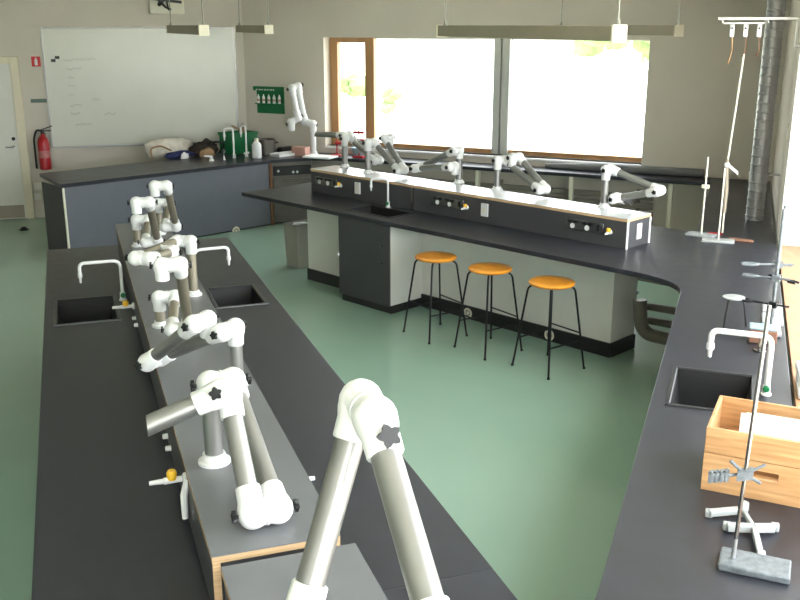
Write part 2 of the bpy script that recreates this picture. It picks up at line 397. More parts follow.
# ================================================================== WORKTOPS
def rect(fn, t0, t1, s0, s1): return [fn(t0, s0), fn(t1, s0), fn(t1, s1), fn(t0, s1)]
SEAM = 2.55
SK_L = (-.17, .19, 5.87, 6.42); SK_R = (.81, 1.12, 5.92, 6.39); SK_B = (-.215, .165, 4.43, 4.96); SK_I = (-6.895, -6.32, 6.17, 6.48)
lw = MB().prism([rect(L, -.245, 1.215, SEAM, 8.03), rect(L, *SK_L), rect(L, *SK_R)], TOP - .04, TOP)
tag(lw.build('worktop', 'worktop', bevel=.004, smooth=False), 'long black worktop with two sinks carrying the row of white extraction arms', 'worktop')

def bez(p0, p1, p2, n=10): return [p0 * (1 - t) ** 2 + p1 * 2 * t * (1 - t) + p2 * t * t for t in [k / n for k in range(n + 1)]]
IN_T = -.302; I_F = 6.03; I_B = 7.62; I_TIP = -8.47
X1 = line_x(R(IN_T, 0), UR, I(0, I_F), AI)               # inside corner right bench - island front
X2 = line_x(R(IN_T, 0), UR, I(0, I_B), AI)
near = [L(1.215, SEAM), L(1.215, 2.38)]
pA, pB = L(1.215, 2.38), R(IN_T, 2.85)
pm = Vector((.5, 2.36, 0))
near += bez(pA, pA - UL * .10, pm, 6)[1:] + bez(pm, pB - UR * .22, pB, 6)[1:]
corner = bez(X1 - UR * .28, X1, X1 - AI * .42, 10)
pF = line_x(R(IN_T, 0), UR, B(0, .4), BD)                # where the bench meets the window ledge
wall_end = R(.345, sR_end - .02)
poly = near + corner + [I(I_TIP, I_F), I(I_TIP, I_B), X2, pF, line_x(R(IN_T, 0), UR, B(0, .01), BD), line_x(R(.345, 0), UR, B(0, .01), BD),
                        R(.345, .9), Vector((-.3, .78, 0)), L(-.245, 1.25), L(-.245, SEAM)]
rw = MB().prism([poly, rect(R, *SK_B), [I(SK_I[0], SK_I[2]), I(SK_I[1], SK_I[2]), I(SK_I[1], SK_I[3]), I(SK_I[0], SK_I[3])]], TOP - .04, TOP - .0005)
tag(rw.build('worktop', 'worktop', bevel=.004, smooth=False), 'continuous black worktop running along the right windows and turning into the stool bench', 'worktop')

# teacher's bench with its corner and the ledge below the far windows
pt = [T(0, 0), T(2.956, 0), Vector((-1.21, 13.092, 0)), B(1.75, .4), pF - BD * .004]
q2 = line_x(R(IN_T, 0), UR, B(0, .01), BD) - BD * .004
pt += [q2, B(.12, .01), A(.12, .01), T(2.4, 1.0), T(.2, 1.0)]
tag(MB().prism([pt], TOP - .045, TOP - .001).build('worktop', 'worktop', bevel=.004, smooth=False), 'black worktop of the demonstration bench continuing as a ledge below the far windows', 'worktop')

def sink(fn, a0, a1, b0, b1, label, depth=.22):
    c = (fn(a0, b0) + fn(a1, b1)) / 2; c.z = TOP - depth
    t = thing('sink', c, label, 'sink', 'black laboratory sinks')
    X = (fn(a1, b0) - fn(a0, b0)).normalized(); Y = (fn(a0, b1) - fn(a0, b0)).normalized()
    w_, h_ = abs(a1 - a0) / 2, abs(b1 - b0) / 2
    def ring(m, z): return [c + X * sx * (w_ + m) + Y * sy * (h_ + m) + Vector((0, 0, z)) for sx, sy in ((-1, -1), (1, -1), (1, 1), (-1, 1))]
    b = MB(); rr = [ring(.0, depth), ring(-.004, depth - .004), ring(-.03, .02), ring(-.05, 0.0)]
    for r_ in rr: b.v += r_
    for i in range(3):
        for k in range(4): b.f.append((i * 4 + k, i * 4 + (k + 1) % 4, i * 4 + 4 + (k + 1) % 4, i * 4 + 4 + k))
    b.f.append((12, 13, 14, 15)); b.build('basin', 'sinkmat', t, fixn=False, smooth=False)
    rm = MB(); rs = [ring(.018, depth), ring(.016, depth + .007), ring(-.0, depth + .008), ring(-.006, depth + .002)]
    for r_ in rs: rm.v += r_
    for i in range(3):
        for k in range(4): rm.f.append((i * 4 + k, i * 4 + (k + 1) % 4, i * 4 + 4 + (k + 1) % 4, i * 4 + 4 + k))
    rm.build('rim', 'sinkrim', t, smooth=False)
    MB().lathe(c + Vector((0, 0, .0)), [(0, .03), (.006, .03), (.006, .022), (.003, .02)]).build('drain', 'steel', t)
sink(L, *SK_L, 'black sink on the far left side of the long worktop, beside the floor aisle')
sink(L, *SK_R, 'black sink in the long worktop on the stool side of the extraction arms')
sink(R, *SK_B, 'black sink in the right worktop just behind the wooden box')
sink(I, *SK_I, 'black sink in the stool bench in front of the small gooseneck tap')

def faucet(base, d, h, reach, drop, label, r=.011, handles='green', name='faucet'):
    base = Vector(base); d = Vector(d).normalized(); up = Vector((0, 0, 1)); sd = d.cross(up)
    t = thing(name, base, label, 'tap', 'white laboratory taps')
    MB().lathe(base, [(0, .026), (.008, .026), (.012, .019), (.05, .018), (.055, .013)]).build('body', 'white', t)
    MB().tube(arc([base + up * .04, base + up * h, base + up * h + d * reach, base + up * (h - drop * .55) + d * reach], 7, .05), r, 10).build('spout', 'white', t)
    e = base + up * (h - drop * .5) + d * reach
    MB().lathe(e, [(0, r * 1.3), (-drop * .2, r * 1.3), (-drop * .25, r * .8), (-drop * .5, r * .6)]).build('nozzle', 'white', t)
    hb = base + up * .045
    MB().tube([hb - sd * .04, hb + sd * .04], .007, 8).lathe(hb + sd * .03, [(0, .015), (.016, .017), (.02, .012)], sd, 10).lathe(hb - sd * .03, [(0, .015), (.016, .017), (.02, .012)], -sd, 10).build('handle', handles, t)
faucet(L(.245, 6.31, TOP), -VL, .27, .255, .13, 'white swan neck tap beside the left sink of the long worktop')
faucet(L(.74, 6.45, TOP), VL + UL * .1, .27, .24, .13, 'white swan neck tap over the sink on the stool side of the extraction arms')
faucet(R(.225, 4.72, TOP), -VR + UR * .05, .30, .28, .14, 'large white swan neck tap beside the sink on the right worktop', .015)
ft = at(397, 207, TOP)
faucet(I(-6.72, 6.55, TOP), -AI * .8 - NI * .6, .28, .17, .12, 'white gooseneck tap with green handles on the stool bench')

# ================================================================== BASE CABINETS
def handle(p, out, up, ln, parent):
    p = Vector(p); out = Vector(out); up = Vector(up)
    return MB().tube(arc([p - up * ln / 2, p - up * ln / 2 + out * .03, p + up * ln / 2 + out * .03, p + up * ln / 2], 4, .012), .006, 8).build('handle', 'steel', parent)
# long left bench: four double sided units
for k in range(4):
    s0 = 2.7 + k * 1.3; s1 = s0 + 1.29
    c = thing('base_cabinet', L(.485, (s0 + s1) / 2), ['grey base cabinet under the long worktop, nearest the camera', 'grey base cabinet under the long worktop, second from the camera', 'grey base cabinet under the long worktop, third from the camera below the sinks', 'grey base cabinet under the long worktop, farthest from the camera'][k], 'cabinet', 'base cabinets under the long worktop')
    sk = .66 if k in (2,) else .86
    MB().wallbox((0, 0, 0), VL, UL, -.13, 1.10, s0, s1, .1, sk).build('body', 'dark_laminate', c)
    MB().wallbox((0, 0, 0), VL, UL, -.07, 1.04, s0 + .002, s1 - .002, 0, .1).build('plinth', 'toe', c)
    for side, tt in ((-1, -.13), (1, 1.10)):
        for j in range(2):
            e0 = s0 + .01 + j * .645; e1 = e0 + .63
            dd = MB().wallbox((0, 0, 0), VL, UL, tt, tt + side * .018, e0, e1, .11, .66 if k == 2 else .85).build('door', 'laminate', c, bevel=.002)
            handle(L(tt + side * .018, e1 - .08 if j == 0 else e0 + .08, .56), VL * side, (0, 0, 1), .12, dd)

# teacher's bench body
tb = thing('demonstration_bench', T(1.5, .5), 'grey blue panelled demonstration bench standing before the whiteboard', 'bench')
MB().wallbox(FL, TD, TN, .06, 2.95, .03, .05, .02, TOP - .045).build('front_panel', 'laminate', tb, bevel=.002)
MB().wallbox(FL, TD, TN, .04, .06, .028, .052, .02, TOP - .045).build('edge_strip', 'ivory', tb)
MB().wallbox(FL, TD, TN, .045, .065, .06, .6, .0, TOP - .045).build('end_panel', 'dark_laminate', tb)
MB().wallbox(FL, TD, TN, 2.93, 2.95, .06, .95, .0, TOP - .045).build('end_panel', 'dark_laminate', tb)
MB().wallbox(FL, TD, TN, .07, 2.92, .06, .09, .0, .1).build('plinth', 'toe', tb)
MB().wallbox(FL, TD, TN, 2.955, 3.0, .02, .06, .0, TOP - .045).build('post', 'brown', tb)
def rosette(p, n, parent, r=.045):
    p = Vector(p); n = Vector(n)
    m = MB(); m.tube([p + n * .004 + (n.cross(Vector((0, 0, 1))) * math.cos(a_) + Vector((0, 0, 1)) * math.sin(a_)) * r * .82 for a_ in [2 * math.pi * k / 20 for k in range(21)]], r * .2, 6, cap=False)
    a = m.build('round_vent', 'ivory', parent)
    MB().lathe(p, [(0, r * .72), (.003, r * .72)], n, 16).build('vent_plate', 'binwall', a)
    MB().lathe(p + n * .003, [(0, r * .32), (.006, r * .26)], n, 12).build('vent_button', 'ivory', a)
    return a
pr = onplane(236, 231, T(0, .03), TN); rosette(pr, -TN, tb, .06)
# appliance at the corner
ap = thing('dishwasher', T(3.3, .3), 'built in steel dishwasher with dark control strip at the bench corner', 'appliance')
ad0 = T(3.01, .045); adv = (Vector((-1.24, 13.13, 0)) - ad0); adl = .58; adv.normalize(); adn = Vector((adv.y, -adv.x, 0))
MB().wallbox(ad0, adv, adn, 0, adl, -.5, -.02, .02, TOP - .05).build('body', 'darksteel', ap)
dd = MB().wallbox(ad0, adv, adn, .015, adl - .015, -.02, .0, .1, .62).build('door', 'darksteel', ap, bevel=.004)
MB().tube(arc([ad0 + adv * .17 + Vector((0, 0, .6)), ad0 + adv * .17 + adn * .035 + Vector((0, 0, .6)), ad0 + adv * .47 + adn * .035 + Vector((0, 0, .6)), ad0 + adv * .47 + Vector((0, 0, .6))], 4, .015), .008, 8).build('handle', 'steel', dd)
cp = MB().wallbox(ad0, adv, adn, .03, adl - .02, -.02, .006, .67, .80).build('control_panel', 'black', ap, bevel=.004)
for u_ in (.09, .30, .36):
    MB().lathe(ad0 + adv * u_ + adn * .006 + Vector((0, 0, .735 if u_ < .2 else .71)), [(0, .018), (.014, .015)], adn, 12).build('knob', 'white', cp)
MB().wallbox(ad0, adv, adn, 0.01, adl - .01, -.06, -.04, 0, .1).build('plinth', 'toe', ap)

# ---- island (the bench with the stools)
def ibox(mb, a0, a1, n0, n1, z0, z1): return mb.wallbox((0, 0, 0), AI, NI, a0, a1, n0, n1, z0, z1)
CABN = 6.045; KN = 6.50
ic = thing('base_cabinet', I(-6.72, 6.4), 'dark grey cupboard under the sink between two white panels of the stool bench', 'cabinet')
a_c0 = (at(340, 214, TOP - .05) - Vector()).dot(AI); a_c0 = -6.90; a_c1 = -6.19
ibox(MB(), a_c0, a_c1, CABN + .02, 6.56, .08, .64).build('body', 'whitepanel', ic)
ibox(MB(), a_c1 - .02, a_c1, CABN + .02, 6.58, .64, .858).build('side_panel', 'whitepanel', ic)
dd = ibox(MB(), a_c0, a_c1, CABN, CABN + .02, .075, .855).build('door', 'dark_laminate', ic, bevel=.002)
handle(I(a_c1 - .09, CABN, .57), -NI, (0, 0, 1), .17, dd)
MB().lathe(I(a_c0 - .008, CABN + .012, .47), [(0, .016), (.02, .018), (.026, .012)], -NI, 12).build('bumper', 'white', ic)
ibox(MB(), a_c0 + .01, a_c1 - .0, CABN + .03, 6.56, 0, .08).build('plinth', 'toe', ic)
ib = thing('panelled_cabinet', I(-5.6, 6.8), 'white panelled knee wall of the stool bench behind the three orange stools', 'cabinet')
ibox(MB(), a_c1 + .002, -4.06, KN, KN + .02, .1, .858).build('knee_panel', 'whitepanel', ib)
ibox(MB(), -4.06, -4.04, KN, 6.86, .1, .858).build('end_panel', 'whitepanel', ib)
ibox(MB(), -7.74, a_c0 - .012, 6.36, 6.38, .1, .858).build('left_panel', 'whitepanel', ib)
ibox(MB(), -7.76, -7.74, 6.36, 6.86, .1, .858).build('end_panel', 'whitepanel', ib)
ibox(MB(), -7.74, -4.06, 6.84, 6.86, .1, .858).build('back_panel', 'whitepanel', ib)
pl = MB(); ibox(pl, a_c1 + .002, -4.03, KN - .02, KN, 0, .12); ibox(pl, -7.76, a_c0 - .012, 6.34, 6.36, 0, .12); ibox(pl, -4.04, -4.02, KN, 6.86, 0, .12)
pl.build('plinth', 'toe', ib)
for px in ((468, 313), (549.5, 335)):
    rosette(onplane(*px, I(0, KN - .02), NI), -NI, ib, .05)

def console(name, fr, a0, a1, n0, n1, z0, z1, label, topmat, front='dark_laminate'):
    """fr = (along, across, front normal sign): box with plywood edged lid"""
    D, N = fr; t = thing(name, D * (a0 + a1) / 2 + N * (n0 + n1) / 2 + Vector((0, 0, z0)), label, 'console')
    lid = MB().wallbox((0, 0, 0), D, N, a0, a1, n0, n1, z1 - .004, z1).build('top_board', topmat, t, smooth=False)
    MB().wallbox((0, 0, 0), D, N, a0 + .001, a1 - .001, n0 + .001, n1 - .001, z1 - .026, z1 - .004).build('plywood_edge', 'ply', lid, smooth=False)
    MB().wallbox((0, 0, 0), D, N, a0 + .004, a1 - .004, n0 + .006, n0 + .026, z0, z1 - .026).build('side_panel', front, t, smooth=False)
    MB().wallbox((0, 0, 0), D, N, a0 + .004, a1 - .004, n1 - .026, n1 - .006, z0, z1 - .026).build('side_panel', front, t, smooth=False)
    for aa, s in ((a0 + .006, 1), (a1 - .006, -1)):
        e = MB().wallbox((0, 0, 0), D, N, min(aa, aa + s * .02), max(aa, aa + s * .02), n0 + .026, n1 - .026, z0, z1 - .026).build('end_panel', front, t, smooth=False)
    return t
console('service_console', (UL, VL), SEAM - .035, 7.66, .285, .678, TOP, CON, 'long grey topped service console with plywood rim under the row of white arms', 'console_top') 
k1 = bpy.data.objects['service_console']
console('service_console', (UL, VL), 1.35, 2.455, .303, .707, TOP, CON - .002, 'short grey service console at the bottom edge, below the nearest white arm', 'console_top')
k2 = bpy.data.objects['service_console.001']
console('service_console', (AI, NI), -7.99, -4.02, 6.61, 6.97, TOP, CON, 'dark service console with sockets and taps on the stool bench', 'console_top_glare', 'dark_laminate')
k3 = bpy.data.objects['service_console.002']
# white metal corner strips on the near end of the island console
e = MB(); e.wallbox((0, 0, 0), AI, NI, -4.026, -4.016, 6.61, 6.63, TOP, CON - .026)
e.build('corner_strip', 'white', k3, smooth=False)
MB().wallbox((0, 0, 0), AI, NI, -4.026, -4.016, 6.95, 6.97, TOP, CON - .026).build('corner_strip', 'white', k3, smooth=False)
# plywood corner of the long console
e = MB(); e.wallbox((0, 0, 0), UL, VL, SEAM - .036, SEAM - .026, .287, .31, TOP, CON - .026)
e.build('corner_strip', 'ply', k1, smooth=False)
MB().wallbox((0, 0, 0), UL, VL, SEAM - .036, SEAM - .026, .653, .676, TOP, CON - .026).build('corner_strip', 'ply', k1, smooth=False)

def gas_tap(p, out, along, parent, ln=.07):
    p = Vector(p); out = Vector(out); along = Vector(along)
    t = MB().lathe(p, [(0, .022), (.01, .02), (.014, .011), (ln * .6, .013), (ln * .62, .01), (ln, .008)], out, 12).build('gas_tap', 'white', parent)
    MB().lathe(p + out * ln * .38 + Vector((0, 0, .004)), [(0, .017), (.026, .019), (.034, .014)], (0, 0, 1), 10).build('valve_knob', 'yellow', t)
    return t
def sock_strip(px0, px1, parent):
    """steel four-hole socket plate on the island console front"""
    p0 = onplane(*px0, I(0, 6.616), NI); p1 = onplane(*px1, I(0, 6.616), NI)
    a0, a1 = p0.dot(AI), p1.dot(AI); zc = 1.035; n0 = 6.616
    pl = MB().wallbox((0, 0, 0), AI, NI, a0, a1, n0 - .012, n0, zc - .045, zc + .045).build('socket_plate', 'steel', parent, bevel=.002)
    w_ = (a1 - a0)
    for k in range(2):
        c = I(a0 + w_ * (.2 + .38 * k), n0 - .012, zc - .012)
        MB().lathe(c, [(0, .022), (.004, .022), (.004, .017), (-.008, .016)], -NI, 14).build('socket', 'white', pl)
        for j in range(2):
            c2 = a0 + w_ * (.13 + .38 * k + .15 * j)
            MB().wallbox((0, 0, 0), AI, NI, c2 - .022, c2 + .022, n0 - .018, n0 - .012, zc + .014, zc + .036).build('switch', 'black', pl)
    MB().wallbox((0, 0, 0), AI, NI, a1 - .06, a1 - .035, n0 - .016, n0 - .012, zc - .02, zc + .03).build('breaker', 'black', pl)
for x0, x1, gx, wx in (((316, 181), (338, 186), 346, 358), ((432, 200), (464, 207), 472, 485), ((566, 223), (604, 230), 615, None)):
    sock_strip(x0, x1, k3)
    g0 = onplane(gx - 5, x1[1] + 4, I(0, 6.616), NI); g0.z = 1.02
    gas_tap(g0, (-NI + AI * .2).normalized(), AI, k3, .1)
    if wx:
        c = onplane(wx, x1[1] + 4, I(0, 6.616), NI).dot(AI)
        q = MB().wallbox((0, 0, 0), AI, NI, c - .04, c + .04, 6.603, 6.616, .965, 1.085).build('switch_plate', 'white', k3, bevel=.003)
        MB().wallbox((0, 0, 0), AI, NI, c - .015, c + .015, 6.598, 6.603, 1.0, 1.05).build('rocker', 'ivory', q)
q = MB().wallbox((0, 0, 0), AI, NI, -4.026, -4.014, 6.76, 6.83, .96, 1.09).build('switch_plate', 'white', k3, bevel=.003)
c = onplane(413, 200, I(0, 6.616), NI).dot(AI)
MB().wallbox((0, 0, 0), AI, NI, c - .012, c + .012, 6.596, 6.616, TOP, CON - .03).build('trim_strip', 'steel', k3)
for px, py in ((131, 343), (180, 480)):
    p = onplane(px + 6, py - 2, L(.29, 0), VL); p.z = min(max(p.z, .98), 1.08); gas_tap(p, -VL, UL, k1, .13)
p = onplane(187, 480, L(.29, 0), VL); MB().tube([p, p + Vector((-.01, -.02, -.05)), p + Vector((-.005, -.045, -.13))], [.012, .014, .011], 8).build('hose_handle', 'white', k1)
for px, py in ((290, 442), (345, 535)):
    p = onplane(px, py, L(.675, 0), VL); p.z = 1.0; gas_tap(p, VL, UL, k1, .09)
for px, py in ((136, 318), (138, 325), (168, 436), (171, 448)):
    p = onplane(px, py, L(.29, 0), VL); MB().lathe(p, [(0, .012), (.02, .012), (.024, .008)], -VL, 10).build('push_knob', 'white', k1)

# ================================================================== EXTRACTION ARMS
def star_knob(p, ax, parent, r=.02):
    p = Vector(p); ax = Vector(ax).normalized(); ref = Vector((0, 0, 1)) if abs(ax.z) < .9 else Vector((1, 0, 0))
    u = ax.cross(ref).normalized(); w_ = ax.cross(u); m = MB(); n = 20; o = []
    m.lathe(p, [(0, r * .4), (r * .7, r * .4)], ax, 8)
    for hgt in (r * .6, r * 1.2):
        for k in range(n):
            a = 2 * math.pi * k / n; rr = r * (1 + .22 * math.cos(5 * a)); m.v.append(p + ax * hgt + (u * math.cos(a) + w_ * math.sin(a)) * rr)
    b0 = len(m.v) - 2 * n
    for k in range(n): m.f.append((b0 + k, b0 + (k + 1) % n, b0 + n + (k + 1) % n, b0 + n + k))
    m.f.append(tuple(b0 + k for k in range(n))); m.f.append(tuple(b0 + n + k for k in range(n)))
    return m.build('knob', 'black', parent, smooth=False)
def elbow(c, d, axis_to, parent, k=1.0):
    """moulded 90 degree bend: collar towards the tube direction d, face towards the partner elbow"""
    c = Vector(c); d = Vector(d).normalized(); q = Vector(axis_to); ax = (q - c); ln = ax.length
    ax.normalize(); R_ = .046 * k
    m = MB().ball(c, R_, 18, 10)
    m.lathe(c, [(0, R_ * .96), (.02 * k, R_ * .95), (.04 * k, .0385 * k), (.080 * k, .0375 * k), (.083 * k, .035 * k)], d, 20)
    m.lathe(c, [(0, R_ * .985), (ln * .35, R_ * .95), (ln * .7, R_ * .86), (ln, R_ * .82)], ax, 20)
    return m.build('elbow', 'white', parent, angle=50)
def seam(c, ax, parent, k=1.0):
    return MB().lathe(Vector(c) - Vector(ax) * .004, [(0, .0415 * k), (.008, .0415 * k)], ax, 20).build('joint_ring', 'white', parent)
def arm(pts, zbase, label, k=1.0, noz=None, kn=(1, 1, 1, 1, 1, 1), tubemat='alu', group='white extraction arms', flange=True, base=None):
    """pts: elbow centres J1a J1b J2a J2b J3a J3b; the riser stands below J1a"""
    P = [Vector(p) for p in pts]; up = Vector((0, 0, 1))
    b = Vector(base) if base else Vector((P[0].x, P[0].y, zbase))
    t = thing('extraction_arm', b, label, 'extraction arm', group); r = .0305 * k
    MB().lathe(b, [(0, .055 * k), (.01, .055 * k), (.014, .042 * k), (.035 * k, .038 * k)]).build('base_flange', 'white', t)
    dirs = [(b - P[0]).normalized(), (P[2] - P[1]).normalized(), (P[1] - P[2]).normalized(), (P[4] - P[3]).normalized(), (P[3] - P[4]).normalized()]
    dirs.append((Vector(noz) - P[5]).normalized() if noz is not None else -up)
    MB().tube([b + (P[0] - b).normalized() * .02, P[0] + dirs[0] * .06 * k], r, 16).build('riser_tube', tubemat, t)
    for a_, b_ in ((1, 2), (3, 4)):
        MB().tube([P[a_] + dirs[a_] * .05 * k, P[b_] + dirs[b_] * .05 * k], r, 16).build('tube', tubemat, t)
    if noz is not None:
        e = Vector(noz); d = dirs[5]
        m = MB().tube([P[5] + d * .05 * k, e], r, 16, cap=False)
        # slanted open mouth
        for v in m.v[16:]:
            v += d * ((v - e).dot(up)) * -.35
        m.build('nozzle_tube', tubemat, t)
    for i in (0, 2, 4):
        mid = (P[i] + P[i + 1]) / 2; ax = (P[i + 1] - P[i]).normalized()
        for j, sg in ((i, -1), (i + 1, 1)):
            el = elbow(P[j], dirs[j], mid, t, k)
            if kn[j]: star_knob(P[j] + ax * sg * .041 * k, ax * sg, el, .0175 * k)
        seam(mid, ax, t, k)
    return t
E2 = .08
def chain(bx, by, az, z1, d2, z2, d3, z3, sg):
    A_ = Vector((math.cos(az), math.sin(az), 0)); D_ = Vector((math.sin(az), -math.cos(az), 0))
    o1 = E2 * sg[0]; o2 = o1 + E2 * sg[1]; o3 = o2 + E2 * sg[2]
    def P(o, d, z): return Vector((bx, by, z)) + A_ * o + D_ * d
    return [P(0, 0, z1), P(o1, 0, z1), P(o1, d2, z2), P(o2, d2, z2), P(o2, d3, z3), P(o3, d3, z3)]
G1 = 'white extraction arms on the long console'; G2 = 'white extraction arms on the stool bench'
ch = chain(-1.793, 6.955, 3.238, 1.383, -.272, 1.257, -.591, 1.606, (-1, -1, 1)); arm(ch, CON, 'folded white extraction arm farthest along the long console', .84, None, tubemat='alu_dark', group=G1)
ch = chain(-1.851, 6.554, .172, 1.338, .281, 1.237, .686, 1.58, (1, 1, -1)); arm(ch, CON, 'folded white extraction arm, second farthest along the long console', .84, None, tubemat='alu_dark', group=G1)
ch = chain(-1.191, 5.286, 2.973, 1.466, -.552, 1.497, -.259, 1.467, (1, -1, 1)); arm(ch, CON, 'white extraction arm, third from the far end, folded sideways over the long console', .84, None, tubemat='alu_dark', group=G1)
ch = chain(-1.24, 4.697, 3.301, 1.303, -.289, 1.22, -.586, 1.616, (-1, -1, 1)); arm(ch, CON, 'folded white extraction arm in the middle of the long console, beside the left sink', .84, None, tubemat='alu_dark', group=G1)
ch = chain(-.705, 3.868, -2.133, 1.408, .379, 1.225, .082, 1.451, (1, 1, -1)); arm(ch, CON, 'white extraction arm whose two tubes lie sideways across the long console', .92, None, group=G1)
ch = chain(-.663, 3.1, -2.719, 1.448, -.509, 1.199, -.262, 1.513, (-1, 1, 1)); ch[5] = atd(221, 393, (ch[4] - CAM).length - .075); arm(ch, CON, 'white extraction arm with open slanted tube mouth near the end of the long console', 1.05, atd(147, 426, (ch[5] - CAM).length + .02), group=G1)
ch = chain(-.605, 10.442, -2.333, 1.463, -.379, 1.24, .097, 1.482, (-1, -1, 1)); arm(ch, CON, 'leftmost white extraction arm on the stool bench console, mouth pointing left', 1, ch[5] + Vector((-.32, .12, .0)), group=G2)
ch = chain(-.338, 10.001, .692, 1.467, .411, 1.214, .074, 1.511, (1, 1, 1)); arm(ch, CON, 'white extraction arm on the stool bench just left of the gooseneck tap', 1, None, group=G2)
ch = chain(.583, 9.341, .864, 1.474, -.439, 1.271, .007, 1.327, (-1, -1, 1)); arm(ch, CON, 'middle white extraction arm on the stool bench, folded to the left', 1, None, group=G2)
ch = chain(.918, 8.926, -2.56, 1.429, -.507, 1.214, -.115, 1.463, (-1, -1, 1)); arm(ch, CON, 'white extraction arm before the grey window mullion, folded to the right', 1, None, group=G2)
ch = chain(1.75, 8.052, .919, 1.467, .46, 1.33, .079, 1.228, (1, -1, 1)); arm(ch, CON, 'rightmost white extraction arm on the stool bench, reaching past the console end', 1, ch[5] + Vector((.1, -.1, -.02)), group=G2)
# nearest arm, rising from the short console below the frame
gA, gB = atd(361, 401, 2.03), atd(375, 418, 1.955)
gC = atd(299, 624, 2.09); gD = gC + (gB - gA)
gF = atd(442, 650, 1.80); gE = gF + (gB - gA)
gt = arm([gE, gF, gB, gA, gC, gD], CON, 'largest, nearest white extraction arm with two thick aluminium tubes meeting at the top', 1.04, None, kn=(1, 1, 0, 0, 1, 1), group=G1, base=Vector((gE.x, gE.y, CON)))
kp = atd(387, 436, (gB - CAM).length - .046); star_knob(kp, (CAM - kp).normalized() + Vector((.25, 0, 0)), [c_ for c_ in gt.children if c_.name.startswith('elbow')][2], .021)
# arm on the far corner worktop
yk = 13.42
def fk(x, y, dy=0): return aty(x, y, yk + dy)
arm([fk(313, 124), fk(305, 122, .05), fk(298, 86, .05), fk(292, 88), fk(298, 118, -.02), fk(291, 122, -.05)], TOP, 'white extraction arm standing on the corner worktop beside the green wall board', 1.25, fk(292, 131, -.05), base=Vector((fk(313, 124).x, fk(313, 124).y, TOP)), tubemat='white')

# ================================================================== STOOLS
def make_stool(loc, rot, label):
    r = thing('stool', (0, 0, 0), label, 'stool', 'orange topped bar stools')
    H_ = .72
    MB().lathe((0, 0, H_ - .022), [(-.01, .15), (-.006, .172), (.004, .183), (.014, .183), (.021, .174), (.0215, .12), (.0185, .02)], (0, 0, 1), 36).build('seat', 'orange', r)
    MB().lathe((0, 0, H_ - .044), [(0, .07), (.012, .07)], (0, 0, 1), 16).build('seat_plate', 'blackmetal', r)
    top_, foot = .165, .265
    def lp(q, z):       # leg position at height z
        k = (H_ - .04 - z) / (H_ - .04); rr = top_ + .02 + (foot - top_) * k; return Vector((math.cos(q) * rr, math.sin(q) * rr, z))
    for k in range(4):
        q = math.pi / 2 * k
        lg = MB().tube(arc([(math.cos(q) * .03, math.sin(q) * .03, H_ - .04), Vector((math.cos(q) * (top_ + .015), math.sin(q) * (top_ + .015), H_ - .04)), lp(q, 0.012)], 6, .05), .0085, 8).build('leg', 'blackmetal', r)
        MB().lathe(lp(q, 0), [(0, .011), (.016, .011)], (0, 0, 1), 8).build('foot_cap', 'rubber', lg)
        z_ = .30 if k % 2 == 0 else .24
        MB().tube([lp(q, z_), lp(q + math.pi / 2, z_)], .0065, 8).build('stretcher', 'blackmetal', r)
    r.location = loc; r.rotation_euler = (0, 0, rot); WLOC[r.name] = Vector(loc)
    return r
def copy_tree(o, parent=None):
    c = o.copy(); COL.objects.link(c)
    if parent is not None: c.parent = parent
    for chd in list(o.children): copy_tree(chd, c)
    return c
s1 = make_stool(at(435, 334, 0), math.radians(-12), 'orange topped black stool nearest the dark cupboard, leftmost of three')
for px, rot, lab in (((488, 349), -10, 'orange topped black stool in the middle of the three'), ((548, 367), -8, 'orange topped black stool nearest the bench end, rightmost of three')):
    c = copy_tree(s1); c.location = at(*px, 0); c.rotation_euler = (0, 0, math.radians(rot)); c['label'] = lab

# ================================================================== WHITEBOARD WALL
sL = (onA(46, 90) - C0).dot(AD); sR_ = (onA(237, 90) - C0).dot(AD)
wbd = thing('whiteboard', A((sL + sR_) / 2, 0, 1.0), 'large wall mounted whiteboard with faint handwriting', 'whiteboard')
MB().wallbox(C0, AD, AN, sR_ + .015, sL - .015, .004, .02, 1.0, 2.6).build('panel', 'board', wbd, smooth=False)
f = MB()
for u0, u1, z0, z1 in ((sR_, sR_ + .02, .985, 2.615), (sL - .02, sL, .985, 2.615), (sR_, sL, .985, 1.005), (sR_, sL, 2.6, 2.62)): f.wallbox(C0, AD, AN, u0, u1, .0, .028, z0, z1)
f.build('frame', 'alu', wbd, smooth=False)
MB().wallbox(C0, AD, AN, sR_ + .3, sL - .3, .02, .07, .985, 1.0).build('pen_tray', 'alu', wbd)
for k, (x0, y0, x1) in enumerate(((63, 60, 96), (66, 69, 82), (68, 78, 74), (68, 86, 76), (69, 95, 74), (70, 106, 82), (71, 114, 80), (76, 125, 92), (92, 100, 100), (104, 114, 116))):
    p0 = onA(x0, y0, .021); p1 = onA(x1, y0 - .6, .021); n_ = int((x1 - x0) * 1.3) + 3; path = []
    for j in range(n_):
        q = p0.lerp(p1, j / (n_ - 1)); q.z += random.uniform(-.022, .03) * (1 if j % 2 else .4); path.append(q)
    MB().tube(path, .0032, 4).build('handwriting_line', 'marker', wbd, smooth=False)
mg = onA(55, 59, .022)
MB().obox(mg + AD * .025 - Vector((0, 0, .02)), (AD, AN, (0, 0, 1)), (.03, .008, .02)).obox(mg - AD * .03 + Vector((0, 0, .02)), (AD, AN, (0, 0, 1)), (.03, .008, .02)).build('magnet', 'black', wbd)

